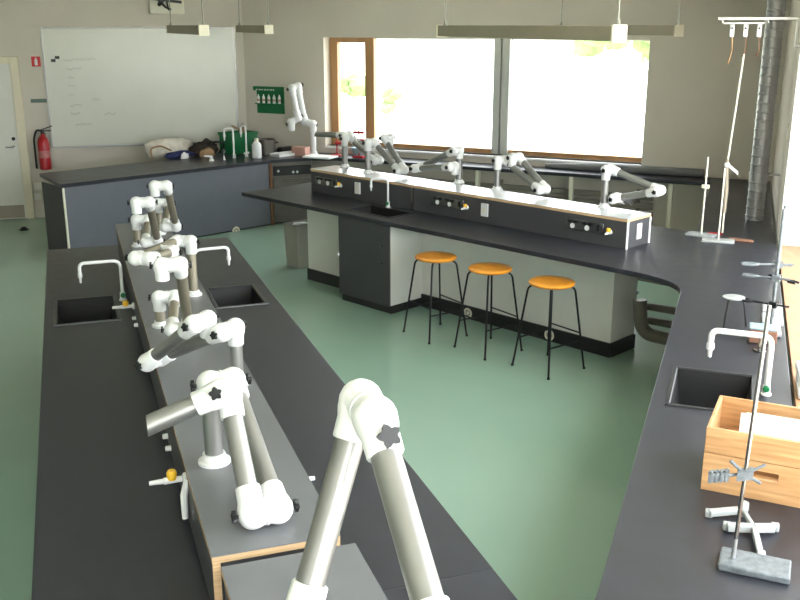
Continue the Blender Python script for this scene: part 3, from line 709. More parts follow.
ex = onA(46, 168, .14); ez = .70
fe = thing('fire_extinguisher', Vector((ex.x, ex.y, ez)), 'red fire extinguisher with black hose hung beside the door', 'fire extinguisher')
e0 = Vector((ex.x, ex.y, ez))
MB().lathe(e0, [(0, .06), (.01, .078), (.38, .078), (.44, .06), (.47, .03), (.5, .025)], (0, 0, 1), 20).build('cylinder', 'red', fe)
MB().lathe(e0 + Vector((0, 0, .17)), [(0, .0785), (.1, .0785)], (0, 0, 1), 20).build('label_band', mat('faded label print', rgb(196, 120, 118), .5, var=.3, scale=30), fe)
MB().lathe(e0 + Vector((0, 0, .5)), [(0, .024), (.05, .024)], (0, 0, 1), 10).obox(e0 - AD * .05 + Vector((0, 0, .575)), (-AD + Vector((0, 0, .35)), AN, (0, 0, 1)), (.09, .012, .008)).obox(e0 - AD * .05 + Vector((0, 0, .54)), (-AD, AN, (0, 0, 1)), (.07, .012, .008)).build('valve_lever', 'black', fe)
MB().tube(arc([e0 + Vector((0, 0, .53)), e0 + AD * .07 + Vector((0, 0, .56)), e0 + AD * .12 + Vector((0, 0, .45)), e0 + AD * .12 + Vector((0, 0, .02))], 6, .06), .014, 8).build('hose', 'rubber', fe)
MB().obox(e0 - AN * .1 + Vector((0, 0, .3)), (AD, AN, (0, 0, 1)), (.03, .02, .2)).build('wall_bracket', 'black', fe)
def plate(name, px0, px1, material, label, cat, th=.006, sink_=onA, o=0, d=AD, n=AN, p=C0):
    a = onA(*px0); b = onA(*px1); u0, u1 = (a - C0).dot(AD), (b - C0).dot(AD)
    return MB().wallbox(C0, AD, AN, min(u0, u1), max(u0, u1), .0, th, min(a.z, b.z), max(a.z, b.z)).build(name, material, bevel=.001), (u0 + u1) / 2, (a.z + b.z) / 2
sg_ = thing('fire_sign', onA(36, 66), 'small red sign with white extinguisher pictogram above the door side', 'sign')
a_, b_ = onA(31, 56.5), onA(41, 66.5); u0, u1 = (a_ - C0).dot(AD), (b_ - C0).dot(AD)
MB().wallbox(C0, AD, AN, u1, u0, 0, .006, b_.z, a_.z).build('plate', 'redsign', sg_)
um, zm = (u0 + u1) / 2, (a_.z + b_.z) / 2
MB().wallbox(C0, AD, AN, um - .018, um + .018, .006, .009, zm - .05, zm + .025).wallbox(C0, AD, AN, um - .008, um + .008, .006, .009, zm + .025, zm + .05).build('pictogram', 'white', sg_)
o, _, _ = plate('door_sign', (30.5, 99), (47.5, 102.5), 'greensign', '', ''); tag(o, 'narrow grey green sign strip between door and whiteboard', 'sign')
for k, yy in enumerate((186, 196)):
    q = onA(38, yy); ss = (q - C0).dot(AD)
    o = thing('wall_socket', Vector((q.x, q.y, q.z - .05)), ['upper white wall socket box beside the door frame', 'lower white wall socket box beside the door frame'][k], 'socket')
    MB().wallbox(C0, AD, AN, ss - .05, ss + .05, 0, .035, q.z - .05, q.z + .05).build('housing', 'ivory', o, bevel=.004)
    MB().lathe(Vector((q.x, q.y, q.z)) + AN * .035, [(0, .028), (.003, .028), (-.006, .022)], AN, 14).build('outlet', 'white', o)
ds = at(24, 230, 0)
tag(MB().lathe(ds, [(0, .06), (.01, .06), (.03, .03), (.04, .028)], (0, 0, 1), 14).build('door_stop', 'rubber'), 'small black door stop on the green floor by the door', 'door stop')

# box high on the wall with a black bracket
pb0, pb1 = onA(150, 14), onA(183, -2); u0, u1 = (pb0 - C0).dot(AD), (pb1 - C0).dot(AD)
bx_ = thing('wall_unit', onA(166, 14), 'white wall box with a black swivel bracket high above the whiteboard', 'wall box')
MB().wallbox(C0, AD, AN, u1, u0, 0, .12, pb0.z, pb1.z).build('housing', 'ivory', bx_, bevel=.008)
cc = A((u0 + u1) / 2, .12, (pb0.z + pb1.z) / 2)
m = MB(); up = Vector((0, 0, 1))
m.obox(cc + up * .07 + AN * .05, (AD * 1 + up * .12, AN, up), (.2, .03, .018)).tube([cc + AD * .12 + up * .08 + AN * .05, cc + AD * .02 - up * .02 + AN * .08, cc - AD * .05 - up * .05 + AN * .06], .016, 6)
m.ball(cc + AD * .1 + up * .02 + AN * .04, .03, 8, 6).tube([cc - AD * .0 + up * .06 + AN * .02, cc - AD * .02 - up * .06 + AN * .05], .012, 6).tube([cc + AD * .06 + up * .05, cc + AD * .06 + up * .05 + AN * .06], .02, 8)
m.build('bracket', 'black', bx_)

# green wall board with bottles, on the window wall
gb0, gb1 = onB(253.5, 86), onB(285, 114); u0, u1 = (gb0 - C0).dot(BD), (gb1 - C0).dot(BD)
gw = thing('first_aid_board', B((u0 + u1) / 2, 0, gb1.z), 'green wall board holding five small white bottles', 'first aid board')
MB().wallbox(C0, BD, BN, u0 + .06, u1, .0, .015, gb1.z, gb0.z).wallbox(C0, BD, BN, u0, u0 + .06, .0, .015, gb0.z - .06, gb0.z).build('panel', 'green', gw, smooth=False)
MB().wallbox(C0, BD, BN, u0 + .06, u1, .015, .07, (gb0.z + gb1.z) / 2 - .06, (gb0.z + gb1.z) / 2 - .045).build('shelf', 'green', gw)
for k in range(7):
    MB().wallbox(C0, BD, BN, u0 + .05 + k * .048, u0 + .075 + k * .048 + .008 * (k % 2), .0151, .017, gb0.z - .055, gb0.z - .038).build('lettering', 'white', gw)
for k in range(5):
    c = B(u0 + .105 + k * (u1 - u0 - .13) / 4.4, .042, (gb0.z + gb1.z) / 2 - .045)
    bt = MB().lathe(c, [(0, .021), (.09, .021), (.105, .01), (.125, .008)], (0, 0, 1), 12).build('bottle', 'white', gw)
    MB().lathe(c + up * .03, [(0, .0215), (.03, .0215)], (0, 0, 1), 12).build('bottle_label', 'pink', bt)

# ================================================================== LAMPS
def lamp(x0, y0, ln, label, capmat='lampcap', az=-20, wires=(.01, .97)):
    d = Vector((math.sin(math.radians(az)), math.cos(math.radians(az)), 0)); p = Vector((x0, y0, 0)); nn = Vector((d.y, -d.x, 0))
    t = thing('pendant_lamp', p + d * ln / 2 + up * 2.55, label, 'lamp', 'long hanging lamps')
    MB().wallbox(p, d, nn, .02, ln - .02, -.045, .045, 2.557, 2.648).build('housing', 'lampbody', t, bevel=.006)
    for q0, q1 in ((0, .02), (ln - .02, ln)):
        MB().wallbox(p, d, nn, q0, q1, -.05, .05, 2.55, 2.652).build('end_cap', capmat, t, bevel=.004)
    for k in wires:
        q = p + d * ln * k
        MB().lathe(q + up * 2.648, [(0, .016), (.03, .012), (.04, .005)], (0, 0, 1), 10).tube([q + up * 2.65, q + up * (CEIL - .01)], .006, 6).build('suspension_wire', 'cable', t)
def lx(px, Y): return aty(px, 32, Y).x
lamp(lx(620, 5.8), 5.80, 2.75, 'long grey hanging lamp in front of the two wide panes')
lamp(lx(204, 9.5), 9.5, 2.6, 'long hanging lamp in front of the whiteboard')
lamp(lx(269, 11.3), 11.3, 2.0, 'long hanging lamp in the corner right of the whiteboard', az=-19)
lamp(lx(679, 8.85), 8.85, 2.2, 'long grey hanging lamp at the right end of the second wide pane', 'lampbody')

# ================================================================== THINGS ON THE DEMONSTRATION BENCH
def on_t(px, py): return at(px, py, TOP)
def lumpy(c, sx, sy, sz, material, name, parent=None, seed=1, d=TD, amp=.12):
    rnd = random.Random(seed); c = Vector(c); m = MB(); m.ball((0, 0, 0), 1, 20, 12)
    ph = [rnd.uniform(0, 6.28) for _ in range(6)]; n = Vector((-d.y, d.x, 0))
    for v in m.v:
        k = 1 + amp * (math.sin(v.x * 4 + ph[0]) * math.sin(v.y * 5 + ph[1]) + math.sin(v.z * 5 + ph[2]) * math.sin(v.x * 7 + ph[3]))
        q = v * k; z = max(q.z, -.55) + .55
        w_ = c + d * q.x * sx + n * q.y * sy + Vector((0, 0, z * sz / 1.55)); v.x, v.y, v.z = w_
    return m.build(name, material, parent, angle=80)
c = on_t(182, 158)
sk = thing('bag', c, 'beige canvas bag slumped on the demonstration bench', 'bag')
lumpy(c + TN * .33 + TD * .02, .36, .15, .25, 'bag', 'body', sk, 3)
MB().tube(arc([c + TN * .2 - TD * .34 + up * .01, c + TN * .2 - TD * .36 + up * .14, c + TN * .2 - TD * .2 + up * .17, c + TN * .1 - TD * .1 + up * .1], 5, .05), .012, 8).build('strap', 'tan', sk)
tag(lumpy(c + TN * .06 + TD * .02, .24, .07, .09, 'blue', 'folded_cloth', None, 5), 'navy blue cloth lying before the beige bag', 'cloth')
tag(lumpy(c - TN * .07 + TD * .0, .06, .04, .08, 'paper', 'crumpled_paper', None, 8), 'white crumpled paper on the navy cloth', 'paper')
c = on_t(212, 157)
hb = thing('bag', c, 'dark brown bag with tan flap between canvas bag and taps', 'bag')
lumpy(c + TN * .25 + TD * .04, .2, .13, .2, 'bagdark', 'body', hb, 11, amp=.2)
lumpy(c + TN * .08 - TD * .02, .12, .05, .12, 'tan', 'flap', hb, 12)
MB().tube(arc([c + TN * .2 + TD * .25 + up * .02, c + TN * .1 + TD * .3 + up * .16, c + TN * .1 + TD * .1 + up * .2, c + TN * .2 - TD * .02 + up * .1], 5, .08), .012, 8).build('strap', 'black', hb)
faucet(on_t(235, 158) + TN * .02, TN * .5 - TD * .9, .40, .12, .16, 'left of two white hook taps on the demonstration bench', .013, 'white')
faucet(on_t(247.5, 156.5) + TN * .02, TN * .9 - TD * .3, .42, .08, .16, 'right of two white hook taps on the demonstration bench', .013, 'white')
c = on_t(211.5, 161)
vv = thing('valve', c, 'low white valve at the front edge of the demonstration bench', 'valve')
MB().lathe(c, [(0, .035), (.02, .03), (.03, .018), (.07, .018)], (0, 0, 1), 12).build('body', 'white', vv)
MB().tube([c + up * .06, c + up * .075 - TD * .11], [.014, .01], 8).build('outlet', 'white', vv)
c = on_t(224, 160)
vv = thing('valve', c, 'small dark valve between the brown bag and the left hook tap', 'valve')
MB().lathe(c, [(0, .025), (.02, .02), (.09, .014), (.1, .02), (.12, .02)], (0, 0, 1), 12).build('body', 'steel', vv)
MB().lathe(c + up * .12, [(0, .03), (.02, .028)], (0, 0, 1), 8).build('hand_wheel', 'black', vv)
# green crate
c = on_t(241, 152.5) + TN * .05
gc = thing('crate', c, 'green plastic crate behind the two hook taps', 'crate')
cw, cd, chh = .44, .30, .29
for nm, a0, a1, p0, p1 in (('side', -cw / 2, cw / 2, -cd / 2, -cd / 2 + .012), ('side', -cw / 2, cw / 2, cd / 2 - .012, cd / 2), ('side', -cw / 2, -cw / 2 + .012, -cd / 2 + .012, cd / 2 - .012), ('side', cw / 2 - .012, cw / 2, -cd / 2 + .012, cd / 2 - .012)):
    MB().wallbox(c, TD, TN, a0, a1, p0, p1, TOP, TOP + chh).build(nm, 'green', gc)
MB().wallbox(c, TD, TN, -cw / 2 - .012, cw / 2 + .012, -cd / 2 - .012, -cd / 2, TOP + chh - .04, TOP + chh).wallbox(c, TD, TN, -cw / 2 - .012, cw / 2 + .012, cd / 2, cd / 2 + .012, TOP + chh - .04, TOP + chh).build('rim', 'green', gc)
MB().wallbox(c, TD, TN, -cw / 2 + .012, cw / 2 - .012, -cd / 2 + .012, cd / 2 - .012, TOP, TOP + .01).build('bottom', 'green', gc)
tag(MB().tube([c + up * .02, c + up * .2 + TD * .05, c + up * .40 + TD * .09], [.03, .05, .015], 8).tube([c + up * .3 + TD * .07, c + up * .38 - TD * .1], .012, 6).build('brush', 'tan', loc=c + up * .02), 'tan brush sticking up out of the green crate', 'brush')
c = on_t(268, 155) + TN * .05
pt_ = thing('pot', c, 'dark grey steel pot beside the green crate', 'pot')
MB().lathe(c, [(0, .12), (.01, .13), (.21, .14), (.215, .145), (.205, .13), (.02, .12)], (0, 0, 1), 24).build('body', 'darksteel', pt_)
for q in (-1, 1):
    MB().tube(arc([c + TD * q * .135 + TN * .05 + up * .16, c + TD * q * .19 + TN * .05 + up * .16, c + TD * q * .19 - TN * .05 + up * .16, c + TD * q * .135 - TN * .05 + up * .16], 4, .03), .008, 6).build('handle', 'black', pt_)
c = on_t(257, 158)
bt = thing('bottle', c, 'white plastic bottle right of the two hook taps', 'bottle')
MB().lathe(c, [(0, .06), (.01, .066), (.18, .066), (.215, .04), (.225, .028)], (0, 0, 1), 18).build('body', 'white', bt)
MB().lathe(c + up * .225, [(0, .03), (.04, .03), (.045, .02)], (0, 0, 1), 12).build('cap', 'ivory', bt)
c = on_t(285, 155.5)
tr = thing('tray', c, 'white shallow tray on the corner worktop above the dishwasher', 'tray')
MB().box(c + up * .008, (.36, .22, .015), TD).build('bottom', 'white', tr)
for a0, a1, p0, p1 in ((-.18, .18, -.11, -.1), (-.18, .18, .1, .11), (-.18, -.17, -.1, .1), (.17, .18, -.1, .1)):
    MB().wallbox(c, TD, TN, a0, a1, p0, p1, TOP + .015, TOP + .04).build('side', 'white', tr)
tag(MB().box(c + up * .045 + TN * .24 + TD * .2, (.24, .14, .08), TD).build('cloth_bundle', 'rubber', bevel=.03), 'dark folded cloth behind the white tray', 'cloth')
c = fk(298, 148); c.z = TOP
tag(MB().box(Vector((c.x + .05, c.y - .1, TOP + .06)), (.22, .14, .12), BD).build('file_box', 'pink', bevel=.006), 'dusty pink box at the foot of the corner extraction arm', 'box')
tag(MB().box(Vector((c.x + .34, c.y - .34, TOP + .012)), (.42, .26, .024), BD).build('drawing_board', 'paper', bevel=.004), 'flat white board on the corner worktop right of the extraction arm', 'board')
# things on the window ledge
c = B(1.97, .16, TOP)
bs = thing('plastic_basin', c, 'pale blue plastic basin on the ledge below the narrow sash', 'basin')
MB().lathe(c, [(0, .085), (.01, .09), (.12, .12), (.125, .125), (.115, .115), (.015, .085)], (0, 0, 1), 24).build('body', 'glass_blue', bs)
for k, (px, hh) in enumerate(((337, .34), (359, .40))):
    q = onB(px, 150, .25); q.z = TOP
    rs = thing('red_stand', q, ['red clamp stand on the ledge behind the leftmost bench arm', 'taller red clamp stand on the ledge below the wooden window post'][k], 'stand')
    MB().box(q + up * .01, (.16, .1, .02), BD).build('foot', 'red', rs, bevel=.004)
    MB().tube([q + up * .02, q + up * hh], .009, 8).build('rod', 'red', rs)
    MB().obox(q + up * (hh - .06), (BD, BN, up), (.08, .018, .018)).obox(q + up * (hh - .16) + BD * .04, (BD, BN, up), (.06, .016, .016)).build('clamp', 'red', rs)
# foam roll lying on the ledge
sa, sb = sBpx(545, 158, .15), sB_end - .75
m = MB(); n_ = 24; path = []; rad = []
for k in range(n_ + 1):
    u_ = k / n_; r_ = .03 + .022 * min(1, u_ * 3); path.append(B(sa + (sb - sa) * u_, .10 + .02 * math.sin(u_ * 5), TOP + r_ + .0)); rad.append(r_)
m.tube(path, rad, 16)
tag(m.build('foam_roll', 'foam'), 'long dark grey foam roll lying along the window ledge', 'roll')

# ledge legs and radiator below the windows
for k, px in enumerate((477, 571, 671)):
    q = onB(px, 185, .36); ss = (q - C0).dot(BD)
    lg = MB().wallbox(C0, BD, BN, ss - .025, ss + .025, .30, .36, 0, TOP - .046).build('leg', 'ivory', bpy.data.objects['worktop.002'])
rd = thing('radiator', B(4.2, .08, .12), 'long horizontal finned radiator on the wall under the window ledge', 'radiator')
for k in range(5):
    MB().wallbox(C0, BD, BN, 1.9, 6.0, .06, .10, .14 + k * .11, .21 + k * .11).build('rail', 'pipe', rd, bevel=.004)
for ss in (2.2, 4.0, 5.8):
    MB().wallbox(C0, BD, BN, ss - .02, ss + .02, .0, .06, .1, .7).build('bracket', 'pipe', rd)

# ================================================================== PIPES UNDER THE BENCH JUNCTION
def pipe_run(pts, r, label, rad=.08):
    return tag(MB().tube(arc(pts, 8, rad), r, 14).build('drain_pipe', 'pipe'), label, 'pipe', 'pipes under the bench corner')
def on_n(px, py, n): return onplane(px, py, I(0, n), NI)
def run2(x0, y0, x1, y1, n): 
    p0, p1 = on_n(x0, y0, n), on_n(x1, y1, n); return [p0 + (p0 - p1) * .05, p0 + (p1 - p0) * 1.5]
pipe_run(run2(626, 303, 676, 311, 6.95), .033, 'upper horizontal drain pipe under the bench corner')
pipe_run(run2(626, 316, 674, 325, 6.95), .033, 'middle horizontal drain pipe under the bench corner')
b0_ = on_n(668, 339, 6.72)
pipe_run([on_n(640, 300, 6.72), on_n(641, 333, 6.72), b0_, b0_ + (b0_ - on_n(641, 333, 6.72)) * .6], .055, 'thick bent drain pipe lowest under the bench corner', .2)
pipe_run(run2(626, 276, 682, 287, 7.3), .018, 'thin supply pipe close below the worktop corner')
q = on_n(634, 297, 6.93)
vs = thing('pipe_valve', q, 'white shut off valve on the pipes under the bench corner', 'valve')
MB().tube([q, q + up * .2], .02, 10).build('body', 'white', vs); MB().lathe(q + up * .03, [(0, .034), (.03, .034)], (0, 0, 1), 10).build('collar', 'glass_blue', vs)
# support panels of the right bench
for k, (s0, s1) in enumerate(((3.0, 4.3), (4.42, 5.0))):
    c = thing('base_cabinet', R(.05, (s0 + s1) / 2), ['grey base cabinet under the right worktop near the wooden box', 'grey base cabinet under the right worktop below its sink'][k], 'cabinet')
    MB().wallbox((0, 0, 0), VR, UR, -.15, .33, s0, s1, .1, .66 if k else .858).build('body', 'dark_laminate', c)
    MB().wallbox((0, 0, 0), VR, UR, -.10, .33, s0, s1, 0, .1).build('plinth', 'toe', c)
    dd = MB().wallbox((0, 0, 0), VR, UR, -.168, -.15, s0 + .005, s1 - .005, .11, .66 if k else .85).build('door', 'laminate', c, bevel=.002)
    handle(R(-.168, s0 + .1, .55), -VR, (0, 0, 1), .14, dd)
for k, s_ in enumerate((6.3, 8.2, 9.8)):
    lg = MB().wallbox((0, 0, 0), VR, UR, -.2, -.14, s_, s_ + .06, 0, TOP - .041).build('leg', 'ivory', bpy.data.objects['worktop.001'])
c = MB().wallbox((0, 0, 0), VL, UL, .35, .65, 1.5, 2.4, 0, TOP - .041).build('bench_pedestal', 'dark_laminate')
tag(c, 'dark grey pedestal under the nearest corner of the worktop', 'cabinet')

# waste bin with papers left of the island
bp = at(302, 266, 0) + Vector((.0, .03, 0))
bn = thing('waste_bin', bp, 'grey waste bin beside the left end of the stool bench', 'bin')
m = MB(); X, Y = AI, NI
def rg(k, z): return [bp + X * sx * k * .12 + Y * sy * k * .16 + up * z for sx, sy in ((-1, -1), (1, -1), (1, 1), (-1, 1))]
for r_ in (rg(.86, 0), rg(1, .5), rg(.95, .5), rg(.82, .02)): m.v += r_
for i in range(3):
    for k in range(4): m.f.append((i * 4 + k, i * 4 + (k + 1) % 4, i * 4 + 4 + (k + 1) % 4, i * 4 + 4 + k))
m.f.append((3, 2, 1, 0)); m.f.append((12, 13, 14, 15)); m.build('body', 'binwall', bn, smooth=False)
for k in range(5):
    q = bp + X * random.uniform(-.03, .03) + Y * random.uniform(-.05, .05) + up * (.42 + .018 * k)
    tag(MB().obox(q, (Vector((math.cos(k), math.sin(k), .1)), Vector((-math.sin(k), math.cos(k), .1 * (k % 3 - 1))), (0, 0, 1)), (.07, .055, .003)).build('paper_sheet', 'paper'), 'loose white paper sheet lying in the waste bin', 'paper', 'papers in the waste bin')

# ================================================================== RIGHT SIDE
# spiral duct against the right wall
dp = at(754, 219.5, TOP)
du = thing('ventilation_duct', dp, 'tall galvanised spiral duct standing on the right worktop', 'duct')
m = MB(); prof = [(0, .078)]; hh = CEIL - TOP - .01
nr = 30
for k in range(nr):
    z_ = hh * (k + .5) / nr; prof += [(z_ - .012, .078), (z_ - .006, .0825), (z_ + .006, .0825), (z_ + .012, .078)]
prof.append((hh, .078)); m.lathe(dp, prof, (0, 0, 1), 28); m.build('pipe', 'galv', du, angle=25)
q = dp + up * .42
MB().lathe(q, [(0, .084), (.025, .084)], (0, 0, 1), 24).build('strap', 'galv', du)
sdu = dp.dot(UR)
MB().tube([q + up * .012 + VR * .07, R(.355, sdu - .02, TOP + .432)], .012, 8).build('wall_bracket', 'galv', du)
# bar with hanging clamps from the right wall
sb_ = 8.52; bz = 2.70
hr = thing('hanging_rail', R(.36, sb_, bz - .2), 'white double rail with hooks fixed high on the right wall', 'rail')
MB().tube(arc([R(.358, sb_, bz - .22), R(.33, sb_, bz - .22), R(.33, sb_, bz), R(-.28, sb_, bz)], 4, .02), .011, 8).build('bar', 'white', hr)
MB().tube([R(-.23, sb_, bz - .035), R(.08, sb_, bz - .035)], .007, 8).build('lower_bar', 'white', hr)
for tt in (-.25, .10): MB().tube([R(tt, sb_, bz), R(tt + .01, sb_, bz - .035)], .006, 6).build('link', 'white', hr)
for k, px in enumerate((732, 745.5, 759)):
    tt = -.165 + k * .105
    cl = thing('clip', R(tt, sb_, bz - .16), ['left white clip hanging on the high rail', 'middle white clip on the high rail holding the cord', 'right white clip hanging on the high rail beside the duct'][k], 'clip', 'clips on the high rail')
    MB().obox(R(tt, sb_, bz - .095), (VR, UR, up), (.018, .014, .05)).build('body', 'white', cl, bevel=.006)
    MB().lathe(R(tt, sb_ - .014, bz - .075), [(0, .008), (.008, .008)], -UR, 8).build('rivet', 'blackmetal', cl)
    MB().tube(arc([R(tt + .005, sb_, bz - .14), R(tt + .015, sb_, bz - .25), R(tt - .01, sb_, bz - (.36 if k == 0 else .3))], 4, .03), .006, 6).build('strap', 'tan' if k == 0 else 'brown', cl)
# cord / long glass tube from the middle clip to the burette stand
rb = at(722, 236, TOP); rt = R(-.055, sb_, bz - .28); rmid = aty(727, 165, 8.1)
co = thing('hanging_tube', rb + up * .1, 'long pale tube hanging slanted from the high rail to the burette stand', 'tube')
MB().tube([rt, rmid], [.009, .009], 8).build('rod', 'ivory', co)
MB().tube([rmid + up * .06, rmid - up * .02, aty(726, 190, 8.06), aty(724, 213, 8.03)], [.012, .018, .022, .016], 10).build('burette', 'kick', co)
MB().tube([aty(724, 213, 8.03), rb + up * .03], .008, 8).build('outlet', 'ivory', co)
q = rmid; MB().obox(q + VR * .05 - up * .03, (VR - up * .8, UR, up), (.06, .016, .014)).ball(q, .026, 10, 6).build('clamp', 'white', co)

def retort(p, d, h, label, bw=.2, bd=.12, basemat='casti', clamp_z=None, lean=(0, 0), rodmat='steel', rod_off=0., rr=.006):
    p = Vector(p); d = Vector(d).normalized(); n = Vector((-d.y, d.x, 0))
    t = thing('retort_stand', p, label, 'retort stand', 'metal retort stands')
    MB().box(p + up * .011, (bw, bd, .022), d).build('foot', basemat, t, bevel=.006)
    rp = p + d * rod_off + n * 0
    MB().tube([rp + up * .022, rp + up * h + Vector((lean[0], lean[1], 0))], rr, 10).build('rod', rodmat, t)
    if clamp_z:
        q = rp + up * clamp_z + Vector((lean[0], lean[1], 0)) * clamp_z / h
        MB().obox(q, (d, n, up), (.03, .016, .016)).lathe(q - n * .016, [(0, .008), (.03, .008)], -n, 8).build('boss', rodmat, t)
    return t
p1 = at(701, 236, TOP)
retort(p1, VR - UR * .3, .68, 'retort stand with pale foot beyond the burette, left of the hanging tube', .24, .13, clamp_z=.43, rodmat='ivory', rr=.008)
p2 = at(718, 242, TOP)
retort(p2, VR, .62, 'retort stand with white foot below the hanging tube', .26, .12, rodmat='ivory', rr=.007)
tag(MB().obox(at(741, 240, TOP + .01), (VR - UR * .2, UR, up), (.1, .035, .008)).build('wooden_tongs', 'copper', bevel=.004), 'flat copper brown strip lying beside the burette stand foot', 'tongs')
tag(MB().tube([at(708, 233, TOP + .01), at(722, 234, TOP + .01)], .01, 8).build('red_tube', 'red'), 'short red rubber tube lying between the two stand feet', 'tube')

# cluster of stands by the right window
def clamp(parent, p, d, ln, material='blackmetal'):
    p = Vector(p); d = Vector(d).normalized(); n = d.cross(up).normalized()
    m = MB().tube([p - d * ln * .35, p + d * ln * .45], .0065, 8).obox(p, (d, n, up), (.022, .018, .018))
    for s_ in (-1, 1):
        m.tube([p + d * ln * .45, p + d * ln * .6 + n * s_ * .022, p + d * ln * .85 + n * s_ * .012], .008, 6)
    m.tube([p + n * .02, p + n * .05], .005, 6).obox(p + n * .055, (n, d, up), (.004, .016, .006))
    return m.build('clamp', material, parent)
c1 = R(.275, 6.02, TOP); c2 = R(.26, 5.79, TOP); c3 = R(.28, 6.26, TOP)
t1 = retort(c1, UR, .72, 'tall retort stand with white clamps by the right window, middle of the cluster', .22, .12, rodmat='greyiron', rr=.008)
clamp(t1, c1 + up * .36, -VR - UR * .3, .26, 'greyiron'); clamp(t1, c1 + up * .28, VR * .6 - UR * .6, .18)
t2 = retort(c2, UR, .74, 'retort stand with black clamp by the right window, nearest of the cluster', .2, .12, rodmat='greyiron', rr=.008)
clamp(t2, c2 + up * .33, -VR + UR * .15, .22, 'greyiron'); clamp(t2, c2 + up * .17, -VR * 1 + UR * .3, .26)
t3 = retort(c3, UR, .62, 'retort stand with pale clamp by the right window, farthest of the cluster', .2, .12, rodmat='greyiron', rr=.008)
clamp(t3, c3 + up * .3, -VR - UR * .1, .24, 'greyiron')
# tripod with gauze and copper tin
c = R(.04, 5.86, TOP)
tp = thing('tripod', c, 'black laboratory tripod with round pale gauze disc before the stands', 'tripod')
MB().lathe(c + up * .17, [(0, .065), (.006, .066), (.008, .06)], (0, 0, 1), 20).build('gauze', 'casti', tp)
for k in range(3):
    q = math.radians(100 + 120 * k); v_ = Vector((math.cos(q), math.sin(q), 0))
    MB().tube([c + v_ * .055 + up * .168, c + v_ * .085], .005, 6).build('leg', 'blackmetal', tp)
c = R(.215, 5.59, TOP)
tn = thing('tin_box', c, 'low copper brown tin beside the black tripod', 'box')
MB().box(c + up * .04, (.15, .11, .08), VR).build('body', 'copper', tn, bevel=.006)
MB().box(c + up * .086, (.154, .114, .012), VR).build('lid', 'glass_blue', tn, bevel=.004)
c = R(.2, 5.40, TOP)
brn = thing('burner', c, 'small brass coloured burner beside the tripod', 'burner')
MB().lathe(c, [(0, .038), (.01, .038), (.014, .012), (.03, .01)], (0, 0, 1), 16).build('foot', 'steel', brn)
MB().lathe(c + up * .02, [(0, .009), (.02, .014), (.03, .009), (.075, .009), (.078, .012)], (0, 0, 1), 12).build('pipe', 'kick', brn)

# thin rod leaning at the tap
# near retort stand, big
P0, P1, P2, P3 = at(718.5, 571, TOP), at(724, 547, TOP + .02), at(790, 562, TOP + .02), at(789, 586, TOP)
nd = (P3 - P0); nd.z = 0; nd.normalize()
cbase = (at(721, 558, TOP + .01) + at(789, 574, TOP + .01)) / 2; cbase.z = TOP
nst = thing('retort_stand', cbase, 'largest, nearest retort stand with worn grey rectangular foot', 'retort stand', 'metal retort stands')
MB().box(cbase + up * .013, (.225, .125, .026), nd).build('foot', 'greyiron', nst, bevel=.006)
rbp = at(733, 558, TOP + .026); rtp = aty(769.5, 305, rbp.y + .06)
MB().tube([rbp - up * .004, rtp], .0068, 12).build('rod', 'steel', nst)
MB().tube([rbp, rbp + (rtp - rbp).normalized() * .07], [.0078, .0074], 12).build('rod_thread', 'galv', nst)
def rodp(py):
    k = 0
    from_, to_ = rbp, rtp
    best = min((abs(300 - F_PX * ((p_.y * SP + (p_.z - CAM_H) * CP) / (p_.y * CP - (p_.z - CAM_H) * SP)) - py), p_) for p_ in [from_.lerp(to_, i / 200) for i in range(201)])
    return best[1]
q = rodp(474)
ck = MB(); dl = (-VR * .95 - UR * .25 - up * .12).normalized()
ck.obox(q, (dl, UR, up), (.026, .018, .016)).tube([q - dl * .02, q + dl * .06], .006, 8)
ck.tube([q, q + VR * .06 + up * .035 + UR * .02], .005, 8).tube([q, q + VR * .05 - up * .025], .006, 8).tube([q, q - VR * .05 + up * .04], .006, 8)
cl = ck.build('clamp', 'greyiron', nst)
jw = MB()
for s_ in (-1, 1): jw.obox(q + dl * .085 + UR * s_ * .012, (dl, UR, up), (.034, .007, .014))
for k in range(4): jw.obox(q + dl * (.06 + .016 * k), (dl, UR, up), (.003, .022, .016))
jw.build('jaws', 'greyiron', cl)
# white cast tripod foot lying behind it
hubA = at(743, 510, TOP + .02); hubB = at(754, 528, TOP + .025)
tf = thing('cast_iron_stand', Vector((hubA.x, hubA.y, TOP)), 'white cast iron A shaped stand lying behind the near retort stand', 'stand')
def bar(mb, a, b, w_=.011, h_=.011):
    a = Vector(a); b = Vector(b); d = (b - a).normalized(); n = d.cross(up).normalized(); return mb.obox((a + b) / 2, (d, n, n.cross(d)), ((b - a).length / 2, w_, h_))
m = MB()
def zt(p, z): p = Vector(p); p.z = TOP + z; return p
bar(m, at(709, 513, TOP + .02), hubA, .014, .012); bar(m, at(727, 527, TOP + .02), hubB, .014, .014); bar(m, hubB, at(774, 528, TOP + .022), .014, .014)
bar(m, hubA, hubB, .008, .009); bar(m, hubB, at(760, 553, TOP + .018), .011, .011)
m.build('legs', 'casti', tf, bevel=.004)
m = MB()
for px in ((709, 513), (727, 526), (775, 527), (761, 555), (745, 506)):
    p_ = at(*px, TOP + .014); m.obox(zt(p_, .014), (VR, UR, up), (.014, .016, .0135))
m.build('foot_pads', 'casti', tf, bevel=.005)
MB().lathe(zt(hubA, .0), [(0, .018), (.05, .018), (.054, .014)], (0, 0, 1), 12).build('hub', 'casti', tf)

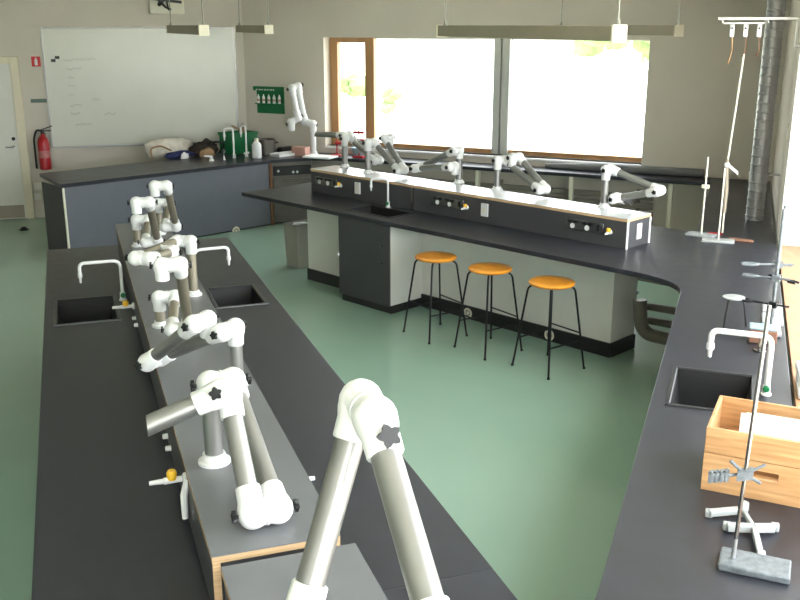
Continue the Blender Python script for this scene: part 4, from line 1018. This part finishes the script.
# wooden box with planks
cb0 = at(700.5, 489, TOP); cb1 = at(800, 508.5, TOP); bdv = (cb1 - cb0).normalized(); bnv = Vector((-bdv.y, bdv.x, 0))
ftop = aty(711, 427, cb0.y); fh = ftop.z - TOP
bk = at(714.5, 394, TOP + fh); bdep = (bk - cb0).dot(bnv)
blen = .46
cr = thing('wooden_box', cb0 + bdv * blen / 2 + bnv * bdep / 2, 'open pine box of planks with hand slot and papers inside', 'box')
fhh = fh
ph = fhh / 2; th = .014
hz0, hz1 = TOP + fhh * .33, TOP + fhh * .46; hx0, hx1 = blen * .36, blen * .60
def plank(a0, a1, p0, p1, z0, z1, nm='plank'): return MB().wallbox(cb0, bdv, bnv, a0, a1, p0, p1, z0, z1).build(nm, 'pine', cr, bevel=.0025)
# front: lower plank in pieces round the slot, upper plank
m = MB()
for a0, a1, z0, z1 in ((0, blen, TOP + .001, hz0), (0, hx0, hz0, hz1), (hx1, blen, hz0, hz1), (0, blen, hz1, TOP + fhh * .60)):
    m.wallbox(cb0, bdv, bnv, a0, a1, 0, th, z0, z1)
m.build('plank', 'pine', cr, smooth=False)
plank(0, blen, -.001, th, TOP + fhh * .607, TOP + fhh)
for z0, z1 in ((.001, fhh * .49), (fhh * .5, fhh)):
    plank(0, blen, bdep - th, bdep, TOP + z0, TOP + z1)
    plank(0, th, th + .001, bdep - th - .001, TOP + z0, TOP + z1); plank(blen - th, blen, th + .001, bdep - th - .001, TOP + z0, TOP + z1)
plank(th + .001, blen - th - .001, th + .001, bdep - th - .001, TOP + .002, TOP + .012, 'bottom_board')
for k in range(3):
    pa = .1 + .02 * k; q = cb0 + bdv * (pa + .14) + bnv * (bdep * .62 + .012 * k) + up * fhh * .52
    tag(MB().obox(q, (bdv, bnv * .25 + up, bnv - up * .25), (.14, fhh * .42, .0015)).build('paper_sheet', 'paper', loc=q - up * fhh * .42), ['front white paper sheet standing in the open pine box', 'middle white paper sheet standing in the open pine box', 'rear white paper sheet standing in the open pine box'][k], 'paper', 'papers in the pine box')
q = cb0 + bdv * .415 + bnv * bdep * .30 + up * .013
tag(MB().lathe(q, [(0, .02), (.11, .02), (.12, .013), (.14, .013)], (0, 0, 1), 14).build('red_bottle', 'red'), 'red capped bottle inside the pine box', 'bottle')
q = R(.44, 4.85, W2z0 + .013)
pk = thing('paper_pack', q, 'pale paper packages stacked on the window sill above the pine box', 'package')
for k in range(2):
    MB().box(q + up * (.025 + .05 * k) + UR * .03 * k, (.14, .3, .046), VR + UR * .05 * k).build('packet', 'paper', pk, bevel=.012)
# switch plate on the right wall beyond the jamb
q = R(.358, 8.75, 1.75)
sw = thing('light_switch', q, 'cream light switch on the right wall between duct and window', 'switch')
MB().wallbox((0, 0, 0), VR, UR, .348, .36, 8.70, 8.79, 1.72, 1.84).build('plate', 'ivory', sw, bevel=.003)
MB().wallbox((0, 0, 0), VR, UR, .343, .348, 8.725, 8.765, 1.75, 1.81).build('rocker', 'white', sw)
